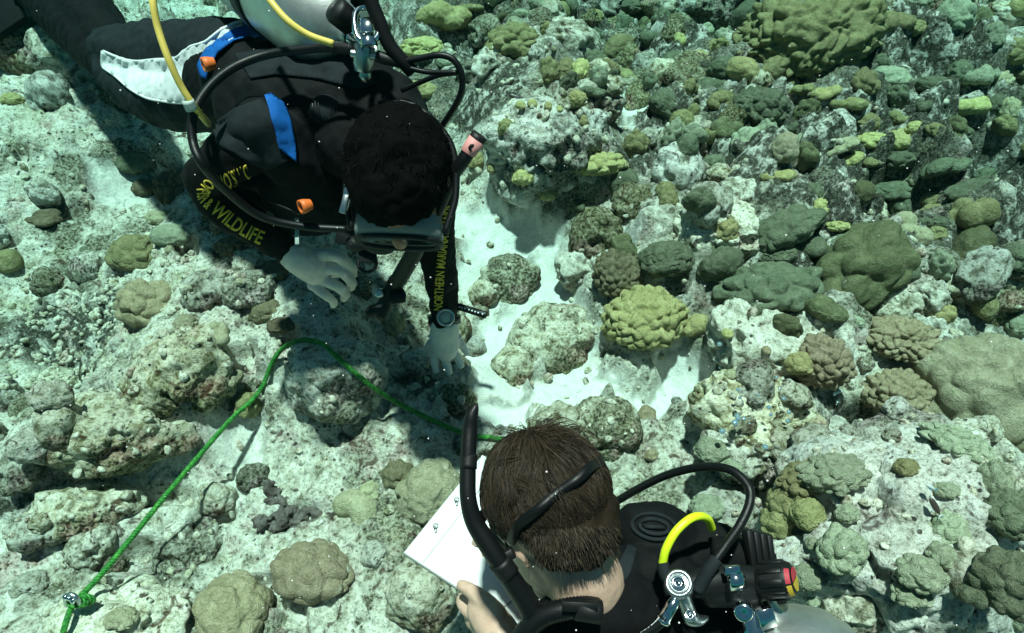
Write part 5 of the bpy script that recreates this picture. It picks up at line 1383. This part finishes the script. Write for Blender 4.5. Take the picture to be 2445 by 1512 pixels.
hose("corrugated_hose", [(1235, 1540, .80), (1262, 1500, .795), (1300, 1470, .79), (1350, 1455, .785), (1395, 1450, .785), (1425, 1454, .79)], 25, M_RUBBER, iB, 12, 18, .05)
obj("handset", join("handset", [lathe(at(1395, 1456, .775), at(1436, 1462, .778) - at(1395, 1456, .775), [(-.01, .0), (-.01, .013), (.012, .0135), (.0185, .0135), (.019, .008), (.010, .007), (.010, 0)], 24), box_verts(at(1385, 1447, .768), view_axes((1, -.05, 0), (.05, 1, 0)), (.020, .0055, .004))]), M_MATTE, iB)
# ================================================================ ROPE, SHACKLE, RUBBLE
rope = empty("rope", "taut green twisted rope crossing the reef from the shackle to the snorkel", "rope", at(480, 1150, 1.4))
RP = [(146, 1530, 1.29), (160, 1480, 1.30), (178, 1440, 1.315), (230, 1385, 1.33), (300, 1302, 1.36), (400, 1178, 1.41), (500, 1060, 1.47), (560, 993, 1.51), (600, 958, 1.535), (628, 920, 1.56), (648, 870, 1.59), (672, 835, 1.61), (705, 816, 1.62), (740, 813, 1.62), (772, 822, 1.62), (800, 848, 1.61),
      (850, 892, 1.60), (905, 936, 1.59), (960, 968, 1.59), (1010, 993, 1.585), (1065, 1018, 1.58), (1120, 1038, 1.575), (1180, 1046, 1.575), (1230, 1058, 1.57), (1280, 1080, 1.56)]
C = []
for a, b, d in RP:
    h = hit(a, b); C.append(at(a, b, min(h - .012, max(d, h - .16) if a < 560 else h - .014)))
def smooth(C, n):
    C = np.array(C)
    for _ in range(n): C[1:-1] = .25 * C[:-2] + .5 * C[1:-1] + .25 * C[2:]
    return C
C0 = np.array(C); P0 = [(a, b) for a, b, d in RP]
dep = smooth((C0 - CAM) @ FWD, 3)
C = catmull(np.array([at(a, b, d) for (a, b), d in zip(P0, dep)]), 26)
L = np.concatenate([[0], np.cumsum(np.linalg.norm(np.diff(C, axis=0), axis=1))]); s_ = np.arange(0, L[-1], .0022)
C = np.stack([np.interp(s_, L, C[:, k]) for k in range(3)], 1)
lim = np.array([hit(*( (W0 / 2 + F0 * ((p - CAM) @ RGT) / ((p - CAM) @ FWD)), (H0 / 2 - F0 * ((p - CAM) @ UPV) / ((p - CAM) @ FWD)) )) for p in C[::6]]) - .009
dq = (C - CAM) @ FWD; lim = np.interp(np.arange(len(C)), np.arange(0, len(C), 6), lim)
lim = np.array([lim[max(0, i - 9):i + 10].min() for i in range(len(lim))]); dn = np.minimum(dq, lim)
dn = np.convolve(np.pad(dn, 12, mode='edge'), np.ones(25) / 25, 'valid')
C = CAM + (C - CAM) * (dn / dq)[:, None]
C_ROPE = C
T, N, Bn = frames(C); rr = .0030
M_ROPE = NT("green_rope"); co = M_ROPE.coord(); M_ROPE.set(Roughness=.45); M_ROPE.b.inputs["Specular IOR Level"].default_value = .4
M_ROPE.col(M_ROPE.ramp(M_ROPE.noise(co, 130, 3, .6), [(.3, (.010, .09, .012)), (.5, (.025, .20, .022)), (.72, (.10, .34, .05))]))
M_ROPE.nrm(M_ROPE.bump(M_ROPE.noise(co, 900, 2, .6), .001, .6)); M_ROPE = M_ROPE.m
parts = []
for k in range(3):
    ph = s_ / .019 * 2 * math.pi + k * 2 * math.pi / 3
    parts.append(tube_verts(C + N * (np.cos(ph) * rr)[:, None] + Bn * (np.sin(ph) * rr)[:, None], .0032, 7))
obj("strand", join("strand", parts[:1]), M_ROPE, rope); obj("strand", join("strand", parts[1:2]), M_ROPE, rope); obj("strand", join("strand", parts[2:]), M_ROPE, rope)
# knot: a bight and a short tail
dk = float((C[int(.115 / .0022)] - CAM) @ FWD)
def laid(pts, name):
    K = px_path(pts, 14); Lk = np.concatenate([[0], np.cumsum(np.linalg.norm(np.diff(K, axis=0), axis=1))]); ss = np.arange(0, Lk[-1], .002)
    K = np.stack([np.interp(ss, Lk, K[:, k]) for k in range(3)], 1); T, N, Bn = frames(K); pr = []
    for k in range(3):
        ph = ss / .027 * 2 * math.pi + k * 2.094; pr.append(tube_verts(K + N * (np.cos(ph) * .0029)[:, None] + Bn * (np.sin(ph) * .0029)[:, None], .0031, 7))
    obj(name, join(name, pr), M_ROPE, rope)
ds = float(np.interp(1440, [1440, 1530], [dep[2], dep[0]]))
laid([(166, 1436, ds - .016), (182, 1430, ds - .020), (204, 1424, ds - .016), (222, 1432, ds - .008), (212, 1441, ds), (185, 1442, ds - .004)], "bight")
laid([(188, 1428, ds - .02), (205, 1440, ds - .018), (186, 1446, ds - .02), (164, 1444, ds - .012)], "tail")
sh = empty("shackle", "small silver shackle clamped on the green rope's knot", "shackle", at(172, 1432, ds - .02))
C = px_path([(160, 1446, ds - .012), (157, 1430, ds - .024), (166, 1420, ds - .032), (182, 1426, ds - .032), (190, 1440, ds - .024), (188, 1448, ds - .012)], 8)
obj("bow", mesh_any("bow", *tube_verts(C, .0045, 10)), M_SATIN, sh)
obj("bolt", join("bolt", [lathe(at(154, 1424, ds - .03), at(172, 1432, ds - .032) - at(154, 1424, ds - .03), [(0, 0), (0, .0062), (.006, .0062), (.007, .0045), (.018, .0045), (.019, .007), (.024, .007), (.024, 0)], 8)]), M_CHROME, sh)

# ---------------------------------------------------------------- branching corals
def branching(px, py, w, h, n, mat, label, rb, Lb, seed, fork=2, spread=.8, name="branching_coral"):
    d = hit(px, py); rs = np.random.RandomState(seed); k = d / F0; prims = []
    c0 = at(px, py + h * .15, d + .01)
    up = np.array([0, -.25, .97])
    for i in range(n):
        o = np.array([rs.uniform(-.5, .5) * w * k, rs.uniform(-.4, .5) * h * k, 0]); p = c0 + o - up * .01
        v = up + spread * np.array([o[0] / (w * k), o[1] / (h * k) - .2, 0]) * 1.5 + rs.normal(0, .25, 3); v /= np.linalg.norm(v)
        stack = [(p, v, rb, Lb, fork)]
        while stack:
            p, v, r, L, f = stack.pop(); q = p + v * L
            for t in np.linspace(0, 1, 6): prims.append((p * (1 - t) + q * t, np.diag([r * (1 - .15 * t)] * 3)))
            if f:
                for _ in range(2):
                    v2 = v + rs.normal(0, .55, 3); v2 /= np.linalg.norm(v2); stack.append((q, v2, r * .86, L * .7, f - 1))
    o = obj(name, voxel(name, prims, max(.0022, rb * .45), 1, lambda co: .0012 * vnoise(co * 260, 3)), mat)
    tag(o, label, "coral"); return o
M_DARKB = coral_mat("dark_branch_coral", (.085, .065, .055), (.27, .235, .21), 500)
M_CREAM = coral_mat("cream_branch_coral", (.52, .45, .31), (.68, .60, .46), 500)
branching(725, 1195, 190, 110, 60, M_DARKB, "dark purplish branching coral with pale tips above the wrinkled tan dome", .0075, .016, 3)
branching(912, 1245, 46, 66, 22, M_CREAM, "small cream finger coral left of the slate's corner", .0046, .011, 5)
branching(795, 1095, 60, 46, 9, M_CREAM, "cream antler coral stub above the dark branching coral", .0050, .015, 6)
branching(885, 1172, 60, 26, 7, M_CREAM, "small cream twig coral right of the dark branching coral", .0042, .012, 7, 1)
branching(760, 1290, 80, 40, 16, M_CREAM, "pale lacy coral clump between dark branching coral and wrinkled dome", .0040, .010, 8, 1)
branching(75, 95, 90, 60, 20, coral_mat("pale_staghorn", (.42, .44, .36), (.60, .62, .52)), "pale staghorn coral under the diver's fin at top left", .0085, .030, 9)
branching(55, 665, 20, 46, 2, M_CREAM, "lone cream coral finger near the left edge", .0060, .024, 10, 1)
branching(1000, 960, 60, 40, 12, coral_mat("pale_lace", (.45, .44, .38), (.6, .58, .5)), "pale lacy dead coral under the rope near the glove", .0040, .011, 12, 1)
# C shaped pale brain coral
d = hit(845, 1230)
pr = [(a, b, d - .02 + dd, r) for a, b, dd, r in [(815, 1280, .035, 34), (852, 1276, .03, 36), (872, 1250, .025, 36), (868, 1218, .02, 34), (845, 1200, .025, 32), (822, 1206, .03, 28)]]
def brain(co):
    f1, f2 = worley(co * 190, 3); return .0012 * (1 - f1)
o = obj("brain_coral", voxel("brain_coral", chain(pr), .003, 4, brain), TONES['pale']); tag(o, "C shaped pale brain coral right of the dark branching coral", "coral")

# ---------------------------------------------------------------- loose reef rocks on the far slope: one of each kind, then copies
protos = []
for i in range(12):
    rs = np.random.RandomState(100 + i)
    V, Fc = rock_shape((.05 * rs.uniform(.85, 1.25), .05 * rs.uniform(.8, 1.2), .05 * rs.uniform(.6, .95)), 900 + i * 13, 5, 1.25)
    protos.append(mesh_np("loose_rock", V, Fc))
rs = np.random.RandomState(21); spots = []
avoid = [(o.location.x, o.location.y, .5 * w * 1.7 / F0) for o, px, py, w, *_ in CORALS]
avoid += [(q[0], q[1], min(q[2], q[3]) * 1.1) for q in (foot(1735, 70, 70, 90), foot(2075, 535, 80, 45), foot(2110, 1450, 110, 55), foot(1210, 210, 50, 40), foot(2180, 120, 60, 30), foot(2340, 480, 70, 50), foot(1480, 480, 40, 30), foot(2050, 1045, 100, 40))]
avoid += [(p[0], p[1], .035) for p in C_ROPE[::8]]
def scatter(n, xr, yr, s0, s1, test, mats, label, grp, lift=.25):
    first = True; tries = 0; made = 0
    while made < n and tries < n * 60:
        tries += 1
        x, y = rs.uniform(*xr), rs.uniform(*yr); s = rs.uniform(s0, s1) * (1 if rs.rand() < .75 else 1.35)
        if not test(x, y): continue
        if any((x - a) ** 2 + (y - b) ** 2 < (r * .8 + s * .05) ** 2 for a, b, r in avoid): continue
        if any((x - a) ** 2 + (y - b) ** 2 < ((r + s * .05) * .80) ** 2 for a, b, r in spots): continue
        z = drop(x, y); spots.append((x, y, s * .05)); made += 1
        o = bpy.data.objects.new("loose_rock", protos[rs.randint(12)]); COL.objects.link(o)
        o.location = (x, y, z + s * .05 * lift); o.rotation_euler = (rs.uniform(-.5, .5), rs.uniform(-.5, .5), rs.uniform(0, 6.3)); o.scale = (s, s * rs.uniform(.8, 1.2), s * rs.uniform(.8, 1.2))
        if not o.data.materials: o.data.materials.append(M_ROCK)
        o.material_slots[0].link = 'OBJECT'; o.material_slots[0].material = mats[rs.randint(len(mats))]
        tag(o, label, "rock", grp)
def vis(x, y):
    p = np.array([x, y, 0]) - CAM; d = p @ FWD; return abs(p[0]) < .80 * d
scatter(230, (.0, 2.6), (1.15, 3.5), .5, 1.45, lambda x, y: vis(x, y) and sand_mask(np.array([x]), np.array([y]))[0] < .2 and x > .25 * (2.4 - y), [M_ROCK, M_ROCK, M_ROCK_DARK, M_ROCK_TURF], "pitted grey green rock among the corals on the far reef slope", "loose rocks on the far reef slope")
scatter(34, (-2.0, 0), (1.9, 3.4), .7, 1.7, vis, [M_ROCK, M_ROCK_TURF], "weathered rock on the seabed behind the reaching diver", "rocks behind the reaching diver")
scatter(46, (-1.5, .1), (.45, 1.6), .25, .8, lambda x, y: vis(x, y) and sand_mask(np.array([x]), np.array([y]))[0] < .3, [M_ROCK, M_ROCK_PALE, M_ROCK_TURF], "small pale rough rock on the near seabed left of the slate", "small rocks on the near seabed")
scatter(36, (.35, 1.6), (.5, 1.3), .25, .75, vis, [M_ROCK, M_ROCK_PALE], "small rough rock on the reef around the huge pale boulder", "small rocks around the pale boulder", .1)

# small knob corals crowding the far slope: one of each kind, then copies
kp = []
for i in range(9):
    kind = ['cob', 'soft', 'lobe', 'lobe', 'cob', 'fold', 'lobe', 'cob', 'knob'][i]; rs_ = np.random.RandomState(i)
    V, Fc = coral_shape(kind, (.03 * rs_.uniform(.8, 1.2), .03 * rs_.uniform(.8, 1.2), .036 * rs_.uniform(.8, 1.3)), 300 + i * 7, 5, {'lobe': 6 + i % 4, 'soft': 2.8, 'cob': 2.6 + .4 * (i % 3)}.get(kind), None)
    kp.append(mesh_np("small_coral", V, Fc))
spots2 = []; made = tries = 0; tl = ['olive', 'grey', 'grey', 'moss', 'mint', 'olive', 'grey', 'yellow']
KL = "small rounded coral head crowded among rocks on the far reef slope"
while made < 290 and tries < 20000:
    tries += 1
    x, y = rs.uniform(-.1, 2.7), rs.uniform(1.0, 3.6)
    if not vis(x, y) or x < .28 * (2.3 - y) or sand_mask(np.array([x]), np.array([y]))[0] > .1: continue
    s = rs.uniform(.55, 1.35) * (1.25 if y > 2.2 else 1)
    if any((x - a) ** 2 + (y - b) ** 2 < (r * .75 + s * .02) ** 2 for a, b, r in avoid) or any((x - a) ** 2 + (y - b) ** 2 < (.028 * (s + r)) ** 2 for a, b, r in spots2): continue
    z = drop(x, y)
    for a, b, r in spots:
        q = 1 - ((x - a) ** 2 + (y - b) ** 2) / (r * r)
        if q > 0: z = max(z, drop(a, b) + r * (.2 + .75 * math.sqrt(q)))
    spots2.append((x, y, s)); made += 1
    o = bpy.data.objects.new("small_coral", kp[rs.randint(9)]); COL.objects.link(o)
    o.location = (x, y, z + .012 * s); o.rotation_euler = (rs.uniform(-.4, .4), rs.uniform(-.4, .4), rs.uniform(0, 6.3)); o.scale = (s, s * rs.uniform(.8, 1.5), s * rs.uniform(.9, 1.3))
    if not o.data.materials: o.data.materials.append(TONES['olive'])
    o.material_slots[0].link = 'OBJECT'; o.material_slots[0].material = TONES[tl[rs.randint(8)]]
    tag(o, KL, "coral", "small coral heads on the far reef slope")

# ---------------------------------------------------------------- crumbs of broken coral
rs = np.random.RandomState(33); D1, F1_ = ico(2); Vs, Fs, k = [], [], 0
def crumb(x, y, r3):
    global k
    z = drop(x, y); q = np.array(Euler(tuple(rs.uniform(0, 6.3, 3))).to_matrix())
    r = 1 + .28 * vnoise(D1 * 1.8 + rs.rand(3) * 30, 3)
    V = (D1 * r[:, None] * r3) @ q.T + np.array([x, y, z + .3 * min(r3)])
    Vs.append(V); Fs.append(F1_ + k); k += len(V)
zc = foot(200, 790, 260, 130)
for _ in range(900):
    x, y = zc[0] + zc[2] * rs.normal(0, .6), zc[1] + zc[3] * rs.normal(0, .6); s = rs.uniform(.003, .009)
    crumb(x, y, np.array([s, s * rs.uniform(.7, 1.1), s * rs.uniform(1.2, 3.6)]) if rs.rand() < .45 else s * rs.uniform(.6, 1.5, 3))
for _ in range(2600):
    y = rs.uniform(.4, 2.6); x = rs.uniform(-1, 1) * (.8 + .55 * y)
    if sand_mask(np.array([x]), np.array([y]))[0] > .3 and rs.rand() < .62: continue
    s = rs.uniform(.0025, .0085) * (1 + .3 * y); crumb(x, y, s * rs.uniform(.6, 1.5, 3))
tag(obj("coral_rubble", mesh_np("coral_rubble", np.vstack(Vs), np.vstack(Fs)), M_ROCK_PALE), kind="stuff")

# ---------------------------------------------------------------- drifting specks and small fish
Vs, Fs, k = [], [], 0; D0, F0_ = ico(1)
for _ in range(240):
    px, py = rs.uniform(0, W0), rs.uniform(0, H0); d = rs.uniform(.45, 1.0); p = at(px, py, d)
    if p[2] < .1 or p[2] > 1.5: continue
    Vs.append(D0 * rs.uniform(.0003, .00085) + p); Fs.append(F0_ + k); k += len(D0)
tag(obj("drifting_specks", mesh_np("drifting_specks", np.vstack(Vs), np.vstack(Fs)), plain("pale_specks", (.7, .72, .7), .8)), kind="stuff")
M_FISH1 = plain("dark_fish_skin", (.05, .035, .03), .4, var=.5); M_FISH2 = plain("blue_fish_skin", (.02, .20, .38), .35); M_FISHW = plain("white_fish_skin", (.5, .55, .55), .4)
def fish(px, py, L, ang, mats, label, up=.02):
    d = hit(px, py) - up; k = d / F0; a = R(ang); x_ = RGT * math.cos(a) + UPV * math.sin(a); y_ = -RGT * math.sin(a) + UPV * math.cos(a)
    ax = np.stack([x_, y_, FWD], 1); c = at(px, py, d); l = L * k
    e = empty("fish", label, "fish", tuple(c))
    obj("body", voxel("body", ell(c, ax, (l * .36, l * .13, l * .09)) + ell(c + x_ * l * .12, ax, (l * .25, l * .12, l * .09)) + ell(c - x_ * l * .3, ax, (l * .12, l * .05, l * .03)), l * .03, 2), mats[0], e)
    tl = [(-.36, .0), (-.52, .15), (-.47, 0), (-.52, -.15)]
    me = bpy.data.meshes.new("tail"); me.from_pydata([tuple(c + x_ * l * p + y_ * l * q) for p, q in tl], [], [[0, 1, 2], [0, 2, 3]]); o = obj("tail", me, mats[1], e); m = o.modifiers.new("t", 'SOLIDIFY'); m.thickness = l * .02
    me = bpy.data.meshes.new("dorsal_fin"); me.from_pydata([tuple(c + x_ * l * p + y_ * l * q) for p, q in [(.15, .11), (.0, .19), (-.2, .14), (-.22, .07)]], [], [[0, 1, 2, 3]]); o = obj("dorsal_fin", me, mats[1], e); m = o.modifiers.new("t", 'SOLIDIFY'); m.thickness = l * .015
fish(2232, 1208, 62, 120, (M_FISH1, M_FISHW), "small dark fish with a white tail above the huge pale boulder")
fish(2222, 1163, 34, 150, (M_FISHW, M_FISH2), "tiny blue and white fish above the huge pale boulder", .03)
fish(1232, 232, 50, 160, (M_FISH1, M_FISH1), "small dark fish hiding behind the knob studded mound")
fish(2350, 503, 40, 140, (M_FISH2, M_FISH2), "small blue fish beside the dark lobed coral at right")
# bubbles of the diver's breath
M_BUB = NT("air_bubble"); M_BUB.set(Roughness=.05, Metallic=.75); M_BUB.col((.55, .72, .78)); M_BUB = M_BUB.m
tmp = mesh_np("air_bubble", ico(3)[0] * np.array([1, 1, .7]), ico(3)[1]); tmp.materials.append(M_BUB)
for i in range(26):
    px, py = (rs.normal(1770, 60), rs.normal(965, 60)) if i < 20 else (rs.normal(2005, 12), rs.normal(935, 20))
    d = hit(px, py) - .06; o = bpy.data.objects.new("air_bubble", tmp); COL.objects.link(o); o.location = at(px, py, d); r_ = rs.uniform(.0022, .007); o.scale = (r_, r_, r_)
    tag(o, "tiny silvery air bubble drifting over the bright rock beyond the hose loop", "bubble", "air bubbles over the bright rock")
# ================================================================ THE WATER
bm = bmesh.new()
bmesh.ops.create_cube(bm, size=1.0)
for v in bm.verts:
    v.co = Vector((v.co.x * 60, 7 + v.co.y * 40, 0.05 + v.co.z * 3.3))
me = bpy.data.meshes.new("haze"); bm.to_mesh(me); bm.free()
hz = bpy.data.materials.new("sea_water"); hz.use_nodes = True
t = hz.node_tree; t.nodes.clear()
vo = t.nodes.new("ShaderNodeVolumePrincipled"); ou = t.nodes.new("ShaderNodeOutputMaterial")
vo.inputs["Color"].default_value = (.001, .010, .0095, 1)
vo.inputs["Absorption Color"].default_value = (0, .74, .69, 1)
vo.inputs["Density"].default_value = .22
vo.inputs["Anisotropy"].default_value = .3
t.links.new(vo.outputs[0], ou.inputs["Volume"])
tag(obj("haze", me, hz), kind="stuff")
